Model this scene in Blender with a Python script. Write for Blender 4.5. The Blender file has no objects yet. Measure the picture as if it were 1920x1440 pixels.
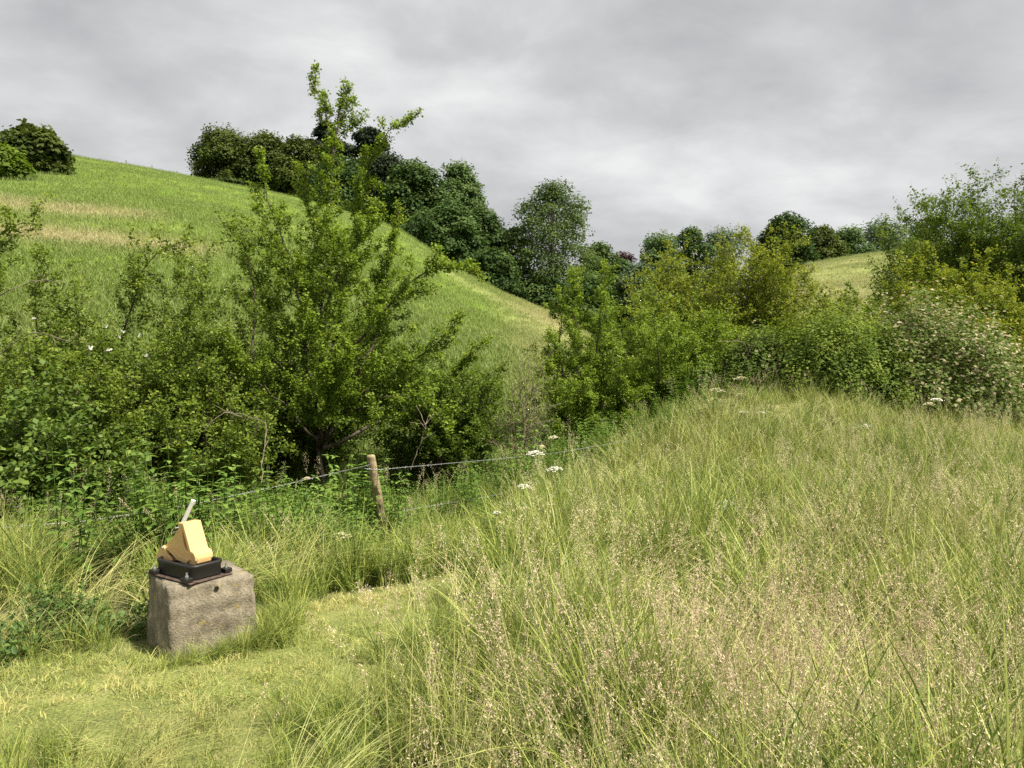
import bpy, math, random
import numpy as np
from mathutils import Vector
R = math.radians
sc = bpy.context.scene
COL = sc.collection

# ------------------------------------------------------------------ camera, sky, sun, exposure
F = 1430.0; CU, CV = 960.0, 680.0; CAMZ = 1.6
cam_d = bpy.data.cameras.new('camera'); cam = bpy.data.objects.new('camera', cam_d); COL.objects.link(cam)
cam.location = (0, 0, CAMZ); cam.rotation_euler = (R(90), 0, 0)
cam_d.sensor_width = 36; cam_d.lens = 36*F/1920; cam_d.shift_y = -(720-CV)/1920
cam_d.clip_start = 0.05; cam_d.clip_end = 3000
sc.camera = cam
SUN_EL, SUN_AZ = 56.0, 118.0            # azimuth clockwise from +Y
def build_world():
    w = bpy.data.worlds.new('World'); sc.world = w; w.use_nodes = True
    nt = w.node_tree; nt.nodes.clear(); N = nt.nodes.new; L = nt.links.new
    out = N('ShaderNodeOutputWorld')
    sky = N('ShaderNodeTexSky'); sky.sky_type = 'NISHITA'; sky.sun_disc = False
    sky.sun_elevation = R(SUN_EL); sky.sun_rotation = R(SUN_AZ)
    b1 = N('ShaderNodeBackground'); b1.inputs['Strength'].default_value = 0.06
    L(sky.outputs[0], b1.inputs['Color'])
    tc = N('ShaderNodeTexCoord'); sep = N('ShaderNodeSeparateXYZ'); L(tc.outputs['Generated'], sep.inputs[0])
    zz = N('ShaderNodeMath'); zz.operation = 'MAXIMUM'; L(sep.outputs['Z'], zz.inputs[0]); zz.inputs[1].default_value = 0.0
    za = N('ShaderNodeMath'); za.operation = 'ADD'; L(zz.outputs[0], za.inputs[0]); za.inputs[1].default_value = 0.34
    dx = N('ShaderNodeMath'); dx.operation = 'DIVIDE'; L(sep.outputs['X'], dx.inputs[0]); L(za.outputs[0], dx.inputs[1])
    dy = N('ShaderNodeMath'); dy.operation = 'DIVIDE'; L(sep.outputs['Y'], dy.inputs[0]); L(za.outputs[0], dy.inputs[1])
    cv = N('ShaderNodeCombineXYZ'); L(dx.outputs[0], cv.inputs[0]); L(dy.outputs[0], cv.inputs[1])
    def noise(scale, det, rough, dist, off):
        mp = N('ShaderNodeMapping'); mp.inputs['Location'].default_value = off; mp.inputs['Scale'].default_value = (1.0, 1.15, 1)
        L(cv.outputs[0], mp.inputs[0])
        n = N('ShaderNodeTexNoise'); n.inputs['Scale'].default_value = scale; n.inputs['Detail'].default_value = det
        n.inputs['Roughness'].default_value = rough; n.inputs['Distortion'].default_value = dist
        L(mp.outputs[0], n.inputs['Vector']); return n.outputs['Fac']
    n1 = noise(1.25, 3, 0.5, 0.4, (5.4, 8.2, 0)); n2 = noise(2.8, 9, 0.55, 0.2, (1.6, 4.7, 0))
    mx = N('ShaderNodeMix'); mx.data_type = 'FLOAT'; mx.inputs[0].default_value = 0.6
    L(n1, mx.inputs[2]); L(n2, mx.inputs[3])
    rp = N('ShaderNodeValToRGB'); cr = rp.color_ramp
    cr.elements[0].position = 0.36; cr.elements[0].color = (0.262, 0.262, 0.267, 1)
    cr.elements[1].position = 0.66; cr.elements[1].color = (0.48, 0.48, 0.477, 1)
    e = cr.elements.new(0.5); e.color = (0.345, 0.345, 0.347, 1)
    L(mx.outputs[0], rp.inputs[0])
    b2 = N('ShaderNodeBackground'); b2.inputs['Strength'].default_value = 1.0; L(rp.outputs[0], b2.inputs['Color'])
    ms = N('ShaderNodeMixShader'); ms.inputs[0].default_value = 0.95
    L(b1.outputs[0], ms.inputs[1]); L(b2.outputs[0], ms.inputs[2]); L(ms.outputs[0], out.inputs[0])
build_world()
sun_d = bpy.data.lights.new('sun', 'SUN'); sun = bpy.data.objects.new('sun', sun_d); COL.objects.link(sun)
sun_d.energy = 5.0; sun_d.angle = R(5.0); sun_d.color = (1.0, 0.93, 0.80)
sd = Vector((math.sin(R(SUN_AZ))*math.cos(R(SUN_EL)), math.cos(R(SUN_AZ))*math.cos(R(SUN_EL)), math.sin(R(SUN_EL))))
sun.rotation_euler = sd.to_track_quat('Z', 'Y').to_euler(); sun.location = sd*60
sc.view_settings.view_transform = 'Standard'; sc.view_settings.look = 'None'
sc.view_settings.exposure = 0.9; sc.view_settings.gamma = 1.0
sc.cycles.use_denoising = False; sc.cycles.max_bounces = 5; sc.cycles.diffuse_bounces = 3; sc.cycles.transmission_bounces = 4; sc.cycles.transparent_max_bounces = 4

# ------------------------------------------------------------------ helpers
def at(u, v, Y): return np.array(((u-CU)/F*Y, Y, CAMZ+(CV-v)/F*Y))
def sstep(a, b, x):
    t = np.clip((np.asarray(x, float)-a)/(b-a), 0, 1); return t*t*(3-2*t)
RU = [-1500,-900,-300,0,130,235,360,500,640,740,800,860,940,1000,1050,1120,1250,1400,1520,1600,1680,1920,2600,3400]
RV = [200,225,268,292,303,316,338,366,400,430,466,507,549,574,594,640,640,565,494,480,470,448,430,420]
DU = [-1500,0,360,740,1050,1250,1520,1700,3400]; DD = [150,145,140,120,88,105,82,85,90]
YU = [-1500,0,400,1000,1250,1500,3400]; YY = [11,11,11.5,13,18,24,26]
def wob(x, y, s, ph=0.0):
    return (np.sin(x*s+1.3*np.sin(y*s*.7+ph)+ph)+np.sin(y*s*1.13+1.1*np.sin(x*s*.8+2*ph)+2.1+ph))*.5
def near_z(x, y):
    left = 1-sstep(-2.2, 2.2, x-(y-7)*.25)
    z = -.5*sstep(4.6, 8.0, y)*left + .12*sstep(7, 12, y)*(1-left)-.3*sstep(6.2, 9.5, x)*sstep(9, 13, y)
    z = z + .85*np.exp(-((x-4.3)/2.5)**2-((y-14.0)/3.4)**2)
    return z + .03*wob(x, y, 1.7)
def gz(x, y):
    x = np.asarray(x, float); y = np.asarray(y, float)
    zn = near_z(x, y); yc = np.maximum(y, 1.0); u = np.clip(CU+F*x/yc, -1500, 3400)
    D = np.interp(u, DU, DD); Y0 = np.interp(u, YU, YY); zr = CAMZ+(CV-np.interp(u, RU, RV))/F*D
    t = np.maximum((y-Y0)/(D-Y0), 0)
    f = np.where(t < 1, 1.25*t-.25*t*t, 1+.75*(t-1)-1.4*(t-1)**2)
    z = zn*(1-np.clip(f, 0, 1))+zr*f
    lum = sstep(0, .12, t)*(.25*wob(x, y, .16, .4)+.12*wob(x, y, .41, 1.9))
    lum = lum*(1-sstep(.75, 1.0, t)*.7)
    return np.maximum(z+lum, -12)
def setp(o, label=None, cat=None, group=None, kind=None):
    if label: o['label'] = label
    if cat: o['category'] = cat
    if group: o['group'] = group
    if kind: o['kind'] = kind
    return o
def empty(name, loc, label, cat, group=None, rz=0):
    o = bpy.data.objects.new(name, None); COL.objects.link(o); o.location = [float(c) for c in loc]; o.rotation_euler = (0, 0, rz)
    o.empty_display_size = .1
    return setp(o, label, cat, group)
class MB:
    """numpy mesh collector: verts plus quads (tris repeat no index, stored apart)"""
    def __init__(s): s.v = []; s.q = []; s.t = []; s.fa = {}; s.n = 0; s.qa = {}; s.ta = {}
    def add(s, co, q=None, t=None, **attr):
        co = np.asarray(co, float).reshape(-1, 3); s.v.append(co)
        for faces, lst, at_ in ((q, s.q, s.qa), (t, s.t, s.ta)):
            if faces is None: continue
            f = np.asarray(faces, int); lst.append(f+s.n)
            for k, val in attr.items(): at_.setdefault(k, []).append(np.broadcast_to(np.asarray(val, float), (len(f),)))
        s.n += len(co)
    def mesh(s, name, mat, smooth=False):
        v = np.concatenate(s.v) if s.v else np.zeros((0, 3))
        q = np.concatenate(s.q) if s.q else np.zeros((0, 4), int); t = np.concatenate(s.t) if s.t else np.zeros((0, 3), int)
        me = bpy.data.meshes.new(name); me.vertices.add(len(v)); me.vertices.foreach_set('co', v.astype(np.float32).ravel())
        nl = q.size+t.size; me.loops.add(nl); me.loops.foreach_set('vertex_index', np.concatenate([q.ravel(), t.ravel()]).astype(np.int32))
        nf = len(q)+len(t); me.polygons.add(nf)
        st = np.concatenate([np.arange(len(q))*4, q.size+np.arange(len(t))*3]).astype(np.int32)
        me.polygons.foreach_set('loop_start', st)
        if smooth: me.polygons.foreach_set('use_smooth', np.ones(nf, bool))
        me.update(calc_edges=True)
        for k in set(s.qa)|set(s.ta):
            a = me.attributes.new(k, 'FLOAT', 'FACE')
            vals = np.concatenate(s.qa.get(k, [])+s.ta.get(k, [])).astype(np.float32)
            a.data.foreach_set('value', vals)
        for m in (mat if isinstance(mat, (list, tuple)) else [mat]): me.materials.append(m)
        return me
    def obj(s, name, mat, parent=None, smooth=False, link=True):
        o = bpy.data.objects.new(name, s.mesh(name, mat, smooth))
        if link: COL.objects.link(o)
        if parent: o.parent = parent
        return o
def unit(a): return a/np.maximum(np.linalg.norm(a, axis=-1, keepdims=True), 1e-9)
def tube(mb, pts, r0, r1, k=5, cap=True, **attr):
    pts = np.asarray(pts, float); n = len(pts)
    tg = unit(np.gradient(pts, axis=0)); ref = np.array((0, 0, 1.)) if abs(tg[0][2]) < .9 else np.array((1., 0, 0))
    a = unit(np.cross(tg, ref)); b = np.cross(tg, a); rr = np.linspace(r0, r1, n) if np.isscalar(r0) else np.asarray(r0)
    th = np.arange(k)*2*math.pi/k
    v = pts[:, None]+rr[:, None, None]*(np.cos(th)[None, :, None]*a[:, None]+np.sin(th)[None, :, None]*b[:, None])
    i = np.arange(n-1)[:, None]*k; j = np.arange(k)[None]; jn = (j+1) % k
    q = np.stack([i+j, i+jn, i+k+jn, i+k+j], -1).reshape(-1, 4)
    mb.add(v.reshape(-1, 3), q, **attr)
    if cap and k >= 4:
        for e in (0, n-1):
            c = np.concatenate([v[e], pts[e][None]]); mb.add(c, None, [(m, (m+1) % k, k) if e else ((m+1) % k, m, k) for m in range(k)], **attr)
def leafquads(mb, P, size, rng, up=.5, out=None, aspect=.62, fold=.25, fine=False, **attr):
    n = len(P); d = unit(rng.normal(size=(n, 3))); nr = rng.normal(size=(n, 3)); nr[:, 2] = np.abs(nr[:, 2])*(1+up)+up*.4
    if out is not None: nr = nr*.6+out*.9; d = unit(d+.5*out)
    nr = unit(nr); d = unit(d-nr*np.sum(d*nr, 1, keepdims=True)); sd_ = np.cross(nr, d)
    L = (size*(.65+.7*rng.random(n)))[:, None]; W = L*aspect*.5
    if fine:
        cu = nr*L*.12
        v = np.stack([P, P+d*L*.25+sd_*W*.85+nr*W*fold, P+d*L*.62+sd_*W*.8+nr*W*fold-cu, P+d*L-cu*2.2, P+d*L*.62-sd_*W*.8+nr*W*fold-cu, P+d*L*.25-sd_*W*.85+nr*W*fold], 1)
        i = np.arange(n)[:, None]*6; q = np.concatenate([i+np.array([[0, 1, 2, 3]]), i+np.array([[3, 4, 5, 0]])])
        mb.add(v.reshape(-1, 3), q, **{k: np.tile(np.broadcast_to(np.asarray(x_, float), (n,)), 2) for k, x_ in attr.items()}); return
    v = np.stack([P, P+d*L*.45+sd_*W+nr*W*fold, P+d*L, P+d*L*.45-sd_*W+nr*W*fold], 1)
    q = np.arange(n*4).reshape(n, 4)
    mb.add(v.reshape(-1, 3), q, **attr)

# ------------------------------------------------------------------ materials
def newmat(name):
    m = bpy.data.materials.new(name); m.use_nodes = True; nt = m.node_tree
    return m, nt, nt.nodes, nt.links, nt.nodes['Principled BSDF'], nt.nodes['Material Output']
def ramp(nodes, stops):
    r = nodes.new('ShaderNodeValToRGB'); el = r.color_ramp.elements
    while len(el) < len(stops): el.new(.5)
    for e, (p, c) in zip(el, stops): e.position = p; e.color = (*c, 1)
    return r
def leafmat(name, stops, trans=.36, rough=.6, spec=.12, patch=.0, patchcol=None):
    m, nt, N, L, b, out = newmat(name)
    a = N.new('ShaderNodeAttribute'); a.attribute_name = 'v'
    r = ramp(N, stops); L.new(a.outputs['Fac'], r.inputs[0]); col = r.outputs[0]
    b.inputs['Roughness'].default_value = rough; b.inputs['Specular IOR Level'].default_value = spec
    tr = N.new('ShaderNodeBsdfTranslucent'); mx = N.new('ShaderNodeMixShader'); mx.inputs[0].default_value = trans
    hs = N.new('ShaderNodeHueSaturation'); hs.inputs['Saturation'].default_value = 1.1; hs.inputs['Value'].default_value = 1.25; hs.inputs['Hue'].default_value = .495
    L.new(col, b.inputs['Base Color']); L.new(col, hs.inputs['Color']); L.new(hs.outputs[0], tr.inputs[0])
    L.new(b.outputs[0], mx.inputs[1]); L.new(tr.outputs[0], mx.inputs[2]); L.new(mx.outputs[0], out.inputs[0])
    return m
def barkmat(name, c0, c1, scale=14):
    m, nt, N, L, b, out = newmat(name)
    g = N.new('ShaderNodeNewGeometry'); n = N.new('ShaderNodeTexNoise'); n.inputs['Scale'].default_value = scale; n.inputs['Detail'].default_value = 5
    L.new(g.outputs['Position'], n.inputs['Vector']); r = ramp(N, [(.35, c0), (.68, c1)]); L.new(n.outputs['Fac'], r.inputs[0])
    L.new(r.outputs[0], b.inputs['Base Color']); b.inputs['Roughness'].default_value = .9
    return m
def plainmat(name, col, rough=.6, metal=0., spec=.5):
    m, nt, N, L, b, out = newmat(name)
    g = N.new('ShaderNodeTexCoord'); n = N.new('ShaderNodeTexNoise'); n.inputs['Scale'].default_value = 25; n.inputs['Detail'].default_value = 4
    L.new(g.outputs['Object'], n.inputs['Vector'])
    r = ramp(N, [(.3, tuple(c*.85 for c in col)), (.7, tuple(min(1, c*1.1) for c in col))]); L.new(n.outputs['Fac'], r.inputs[0])
    L.new(r.outputs[0], b.inputs['Base Color']); b.inputs['Roughness'].default_value = rough; b.inputs['Metallic'].default_value = metal
    b.inputs['Specular IOR Level'].default_value = spec
    return m
LM = {
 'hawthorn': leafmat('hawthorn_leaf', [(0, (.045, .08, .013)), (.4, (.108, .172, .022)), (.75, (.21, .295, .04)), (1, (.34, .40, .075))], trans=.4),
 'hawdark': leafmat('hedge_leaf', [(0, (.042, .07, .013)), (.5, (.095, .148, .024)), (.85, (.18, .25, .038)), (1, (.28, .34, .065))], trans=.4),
 'haworange': leafmat('young_hawthorn_leaf', [(0, (.05, .09, .013)), (.4, (.135, .188, .024)), (.72, (.24, .282, .038)), (.93, (.33, .35, .055)), (1, (.37, .25, .06))]),
 'hawfar': leafmat('distant_hawthorn_leaf', [(0, (.04, .075, .013)), (.5, (.10, .16, .023)), (.85, (.18, .25, .036)), (1, (.27, .31, .06))]),
 'bramble': leafmat('bramble_leaf', [(0, (.042, .075, .015)), (.5, (.095, .155, .03)), (.8, (.17, .245, .05)), (1, (.26, .33, .08))], spec=.2, rough=.55),
 'pale': leafmat('bramble_flower_and_leaf', [(0, (.05, .08, .016)), (.5, (.115, .17, .033)), (.66, (.19, .25, .065)), (.8, (.40, .34, .20)), (1, (.54, .46, .34))]),
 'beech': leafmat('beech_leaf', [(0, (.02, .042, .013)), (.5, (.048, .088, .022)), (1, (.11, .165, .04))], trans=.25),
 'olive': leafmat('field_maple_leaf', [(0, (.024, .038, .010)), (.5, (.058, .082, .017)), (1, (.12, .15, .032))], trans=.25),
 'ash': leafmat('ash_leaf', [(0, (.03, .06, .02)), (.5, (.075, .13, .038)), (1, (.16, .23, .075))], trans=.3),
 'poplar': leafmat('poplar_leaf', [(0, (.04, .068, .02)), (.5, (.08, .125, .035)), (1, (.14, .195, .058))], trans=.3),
 'willow': leafmat('willow_leaf', [(0, (.05, .085, .045)), (.5, (.1, .15, .08)), (1, (.19, .25, .14))], trans=.3),
 'pine': leafmat('pine_needle', [(0, (.010, .020, .010)), (.5, (.024, .038, .017)), (1, (.055, .068, .03))], trans=.12),
 'copper': leafmat('copper_beech_leaf', [(0, (.022, .010, .012)), (.5, (.05, .022, .024)), (1, (.1, .05, .045))], trans=.2),
 'nettle': leafmat('nettle_leaf', [(0, (.04, .085, .016)), (.5, (.10, .185, .034)), (1, (.23, .33, .07))]),
 'weed': leafmat('weed_leaf', [(0, (.03, .065, .012)), (.5, (.07, .135, .024)), (1, (.16, .25, .05))], spec=.45),
}
BARK = barkmat('hawthorn_bark', (.035, .026, .017), (.12, .095, .065))
BARKG = barkmat('grey_bark', (.06, .052, .042), (.17, .15, .125), 6)
TWIG = barkmat('dead_twig', (.14, .11, .08), (.33, .27, .2))

# ------------------------------------------------------------------ terrain
def fieldmat():
    m, nt, N, L, b, out = newmat('field_soil')
    g = N.new('ShaderNodeNewGeometry')
    n1 = N.new('ShaderNodeTexNoise'); n1.inputs['Scale'].default_value = 2.2; n1.inputs['Detail'].default_value = 8; n1.inputs['Roughness'].default_value = .65
    n2 = N.new('ShaderNodeTexNoise'); n2.inputs['Scale'].default_value = 75; n2.inputs['Detail'].default_value = 6
    for n in (n1, n2): L.new(g.outputs['Position'], n.inputs['Vector'])
    a = N.new('ShaderNodeAttribute'); a.attribute_name = 'patch'
    r1 = ramp(N, [(.3, (.05, .05, .018)), (.7, (.13, .14, .035))]); L.new(n1.outputs['Fac'], r1.inputs[0])
    r2 = ramp(N, [(.33, (.045, .055, .015)), (.45, (.12, .15, .028)), (.56, (.22, .235, .06)), (.64, (.34, .30, .15)), (.72, (.46, .42, .28))]); 
    ad = N.new('ShaderNodeMix'); ad.data_type = 'FLOAT'; ad.inputs[0].default_value = .6; L.new(n1.outputs['Fac'], ad.inputs[2]); L.new(n2.outputs['Fac'], ad.inputs[3])
    L.new(ad.outputs[0], r2.inputs[0])
    mx = N.new('ShaderNodeMix'); mx.data_type = 'RGBA'; L.new(a.outputs['Fac'], mx.inputs[0]); L.new(r1.outputs[0], mx.inputs[6]); L.new(r2.outputs[0], mx.inputs[7])
    L.new(mx.outputs[2], b.inputs['Base Color']); b.inputs['Roughness'].default_value = .95
    bp = N.new('ShaderNodeBump'); bp.inputs['Distance'].default_value = .03; bp.inputs['Strength'].default_value = .8; L.new(ad.outputs[0], bp.inputs['Height']); L.new(bp.outputs[0], b.inputs['Normal'])
    return m
def hillmat():
    m, nt, N, L, b, out = newmat('hill_turf')
    g = N.new('ShaderNodeNewGeometry'); a = N.new('ShaderNodeAttribute'); a.attribute_name = 'straw'
    ns = []
    for s, d in ((.12, 5), (1.1, 8), (5., 8)):
        n = N.new('ShaderNodeTexNoise'); n.inputs['Scale'].default_value = s; n.inputs['Detail'].default_value = d; n.inputs['Roughness'].default_value = .62
        L.new(g.outputs['Position'], n.inputs['Vector']); ns.append(n.outputs['Fac'])
    m1 = N.new('ShaderNodeMix'); m1.data_type = 'FLOAT'; m1.inputs[0].default_value = .5; L.new(ns[1], m1.inputs[2]); L.new(ns[2], m1.inputs[3])
    m2 = N.new('ShaderNodeMix'); m2.data_type = 'FLOAT'; m2.inputs[0].default_value = .4; L.new(m1.outputs[0], m2.inputs[2]); L.new(ns[0], m2.inputs[3])
    r = ramp(N, [(.36, (.075, .135, .02)), (.5, (.155, .235, .033)), (.64, (.25, .305, .06))]); L.new(m2.outputs[0], r.inputs[0])
    r2 = ramp(N, [(.34, (.26, .24, .10)), (.6, (.42, .38, .20))]); L.new(m1.outputs[0], r2.inputs[0])
    mx = N.new('ShaderNodeMix'); mx.data_type = 'RGBA'; L.new(a.outputs['Fac'], mx.inputs[0]); L.new(r.outputs[0], mx.inputs[6]); L.new(r2.outputs[0], mx.inputs[7])
    L.new(mx.outputs[2], b.inputs['Base Color']); b.inputs['Roughness'].default_value = .95; b.inputs['Specular IOR Level'].default_value = .1
    bp = N.new('ShaderNodeBump'); bp.inputs['Distance'].default_value = .35; bp.inputs['Strength'].default_value = .7; L.new(m1.outputs[0], bp.inputs['Height']); L.new(bp.outputs[0], b.inputs['Normal'])
    return m
PATCH = np.array([(-4.2, 3.3), (-3.0, 3.55), (-2.1, 3.68), (-1.25, 4.1), (-.95, 4.9), (-.62, 5.6), (-.2, 6.1)]); PW = np.array([.5, .5, .52, .58, .58, .52, .3])
def patch(x, y):
    x = np.asarray(x, float); y = np.asarray(y, float); best = np.full(x.shape, 9.)
    for i in range(len(PATCH)-1):
        p, q = PATCH[i], PATCH[i+1]; dv = q-p
        t = np.clip(((x-p[0])*dv[0]+(y-p[1])*dv[1])/(dv@dv), 0, 1)
        d = np.hypot(x-p[0]-t*dv[0], y-p[1]-t*dv[1])/(PW[i]*(1-t)+PW[i+1]*t); best = np.minimum(best, d)
    return 1-sstep(.65, 1.25, best+.18*wob(x, y, 6.3))
def straw(x, y, z):
    """dry grass bands that follow the terraces of the slope"""
    u = CU+F*x/y; v = CV-F*(z-CAMZ)/y
    w = 6*wob(x, y, .11)+4*wob(x, y, .37, 1.)
    b1 = np.exp(-((v+w-(428+.105*u))/17)**2)*sstep(-900, -300, u)*(1-sstep(330, 470, u))
    b2 = .8*np.exp(-((v+w-(378+.075*u))/8)**2)*(1-sstep(240, 360, u))
    rid = np.interp(u, RU, RV)
    b3 = .42*np.exp(-((v+w-rid-14)/14)**2)*sstep(700, 860, u)*(1-sstep(1040, 1100, u))
    b4 = .45*sstep(500, 620, v+3*w)*sstep(860, 1000, u)
    b5 = .5*sstep(1250, 1400, u)
    return np.clip(b1+b2+b3+b4+b5+.13*wob(x, y, .3, .7), 0, 1)
def sheet(name, X, Y, mat, attr, fn):
    n, k = X.shape; Z = gz(X, Y); mb = MB()
    i = np.arange(n-1)[:, None]*k; j = np.arange(k-1)[None]
    q = np.stack([i+j, i+j+1, i+k+j+1, i+k+j], -1).reshape(-1, 4)
    mb.add(np.stack([X, Y, Z], -1), q); o = mb.obj(name, mat, smooth=True)
    a = o.data.attributes.new(attr, 'FLOAT', 'POINT'); a.data.foreach_set('value', fn(X, Y, Z).ravel().astype(np.float32))
    setp(o, kind='structure'); return o
xs = np.linspace(-22, 26, 241); ys = np.concatenate([np.linspace(-30, 0, 16)[:-1], np.linspace(0, 12, 101)])
X, Y = np.meshgrid(xs, ys); sheet('field', X, Y, fieldmat(), 'patch', lambda x, y, z: np.maximum(patch(x, y), .7*(1-sstep(-.9, .5, x+.25*(y-3)))*(1-sstep(4.3, 5.2, y))*(y > 0)))
HM = hillmat()
def hillsheet(name, u0, u1, nu):
    us = np.linspace(u0, u1, nu); yy = np.concatenate([12*np.exp(np.linspace(0, math.log(170/12), 190)), np.linspace(180, 520, 18)])
    U, Yg = np.meshgrid(us, yy); return sheet(name, (U-CU)/F*Yg, Yg, HM, 'straw', straw)
hillsheet('hillside', -1500, 1120, 300); hillsheet('hill', 1120, 3400, 220)

# ------------------------------------------------------------------ shrubs (stems > side shoots > twigs > leaves)
def walk(rng, p, d, L, n, wander, up):
    pts = [p]; d = unit(np.asarray(d, float)); s = L/n
    for _ in range(n):
        d = unit(d+rng.normal(size=3)*wander+np.array((0, 0, up))); p = p+d*s; pts.append(p)
    return np.array(pts)
def resample(pts, n):
    pts = np.asarray(pts, float); seg = np.linalg.norm(np.diff(pts, axis=0), axis=1); s = np.concatenate([[0], np.cumsum(seg)])
    t = np.linspace(0, s[-1], n); m = np.stack([np.interp(t, s, pts[:, k]) for k in range(3)], 1)
    if n > 4: m[1:-1] = (m[:-2]+2*m[1:-1]+m[2:])/4
    return m, s[-1]
def shrub(name, label, cat, base, seed, leafm, stems=None, H=2.5, Rad=1.2, nst=9, nleaf=25000, leaf=.034, l2=.7, n2=7, n3=6, l3=.3,
          bare=.15, r0=.03, spread=.9, vbias=.0, tipcol=.45, jit=.03, group=None, twigm=None, up2=.08, clip=None, droop=0., aspect=.7, taper=.66):
    nleaf = int(nleaf*1.75); leaf *= 1.04; H *= 1.1
    rng = np.random.default_rng(seed); bx, by = base; bz = float(gz(bx, by)); root = empty(name, (bx, by, bz), label, cat, group)
    org = np.array((bx, by, bz)); S = []
    if stems:
        for st in stems:
            S.append([np.array(p) for p in st])
    for _ in range(nst if not stems else max(0, nst)):
        a = rng.random()*2*math.pi; rr = Rad*math.sqrt(rng.random())*spread
        h = H*(.62+.38*rng.random())*(1-.35*(rr/max(Rad, .01))**2)
        p0 = org+np.array((math.cos(a), math.sin(a), 0))*min(.3, Rad*.2)*rng.random()
        p0[2] = gz(p0[0], p0[1])
        tip = org+np.array((math.cos(a)*rr, math.sin(a)*rr, h)); mid = (p0+tip)/2+np.array((math.cos(a), math.sin(a), 0))*rr*.15+rng.normal(size=3)*.07*H*.3
        S.append([p0, mid, tip])
    wood = MB(); nodes = []; nv = []
    for st in S:
        pts, L = resample(st, max(6, int(6+len(st)*2))); n = len(pts)
        pts[1:-1] += rng.normal(size=(n-2, 3))*.012*L**.5
        r = r0*(.55+.22*L**.5); tube(wood, pts, r, .004, 5, cap=False)
        tg = unit(np.gradient(pts, axis=0))
        m2 = max(3, int(n2*L))
        for k in range(m2):
            t = bare+(1-bare)*(k+rng.random())/m2; f = t*(n-1); i = min(int(f), n-2); p = pts[i]+(pts[i+1]-pts[i])*(f-i)
            rad = rng.normal(size=3); rad -= tg[i]*(rad@tg[i]); rad = unit(rad)
            outw = p-org; outw[2] = 0; outw = outw/(np.linalg.norm(outw)+.3)
            d = unit(rad*(.95-.3*t*(taper > .7))+tg[i]*(.5+.5*t*(taper > .7))+outw*.3+np.array((0, 0, -droop)))
            L2 = l2*(1-taper*t**1.3)*(.45+.9*rng.random())*min(1, L/1.5)+.06
            b = walk(rng, p, d, L2, 5, .16, up2); tube(wood, b, max(.0035, .009*L2), .0025, 3, cap=False)
            for w in np.linspace(.25, 1, max(3, int(L2*14))):
                g = w*5; ii = min(int(g), 4); nodes.append(b[ii]+(b[ii+1]-b[ii])*(g-ii)); nv.append(.25*w+.35*t)
            m3 = max(2, int(n3*L2/.5))
            for j in range(m3):
                g = (.2+.8*rng.random())*5; ii = min(int(g), 4); q = b[ii]+(b[ii+1]-b[ii])*(g-ii)
                d3 = unit(rng.normal(size=3)*.7+unit(b[ii+1]-b[ii])*.8+np.array((0, 0, .15)))
                c = walk(rng, q, d3, l3*(.4+.8*rng.random())*(1-.65*t*(taper > .7)), 3, .2, up2); tube(wood, c, .0035, .002, 3, cap=False)
                for w in (.3, .55, .8, 1.):
                    g = w*3; ii = min(int(g), 2); nodes.append(c[ii]+(c[ii+1]-c[ii])*(g-ii)); nv.append(.5*w+.3*t)
        for w in np.linspace(.5, 1, int(L*10)+2):
            g = w*(n-1); ii = min(int(g), n-2); nodes.append(pts[ii]+(pts[ii+1]-pts[ii])*(g-ii)); nv.append(.3+.5*w)
    nodes = np.array(nodes); nv = np.array(nv)
    if clip is not None:
        k = clip(nodes); nodes, nv = nodes[k], nv[k]
    pick = rng.integers(0, len(nodes), nleaf); P = nodes[pick]+rng.normal(size=(nleaf, 3))*jit
    gzz = gz(P[:, 0], P[:, 1]); P[:, 2] = np.maximum(P[:, 2], gzz+.04)
    clump = rng.random(len(nodes))[pick]
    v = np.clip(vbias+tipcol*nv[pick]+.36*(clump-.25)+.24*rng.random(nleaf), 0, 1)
    fo = MB(); leafquads(fo, P-org, leaf, rng, up=.6, aspect=aspect, fine=leaf > .07 and by < 9, v=v)
    for i in range(len(wood.v)): wood.v[i] = wood.v[i]-org
    wood.obj('branches', twigm or BARK, root); f = fo.obj('foliage', leafm, root)
    return root
def pst(Y, *uvs):
    """stem given as (u, v[, depth offset]) of where it is seen, at its own distance"""
    out = []
    for p in uvs: out.append(at(p[0], p[1], Y+(p[2] if len(p) > 2 else 0)))
    return out
def ux(u, Y): return ((u-CU)/F*Y, Y)

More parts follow.
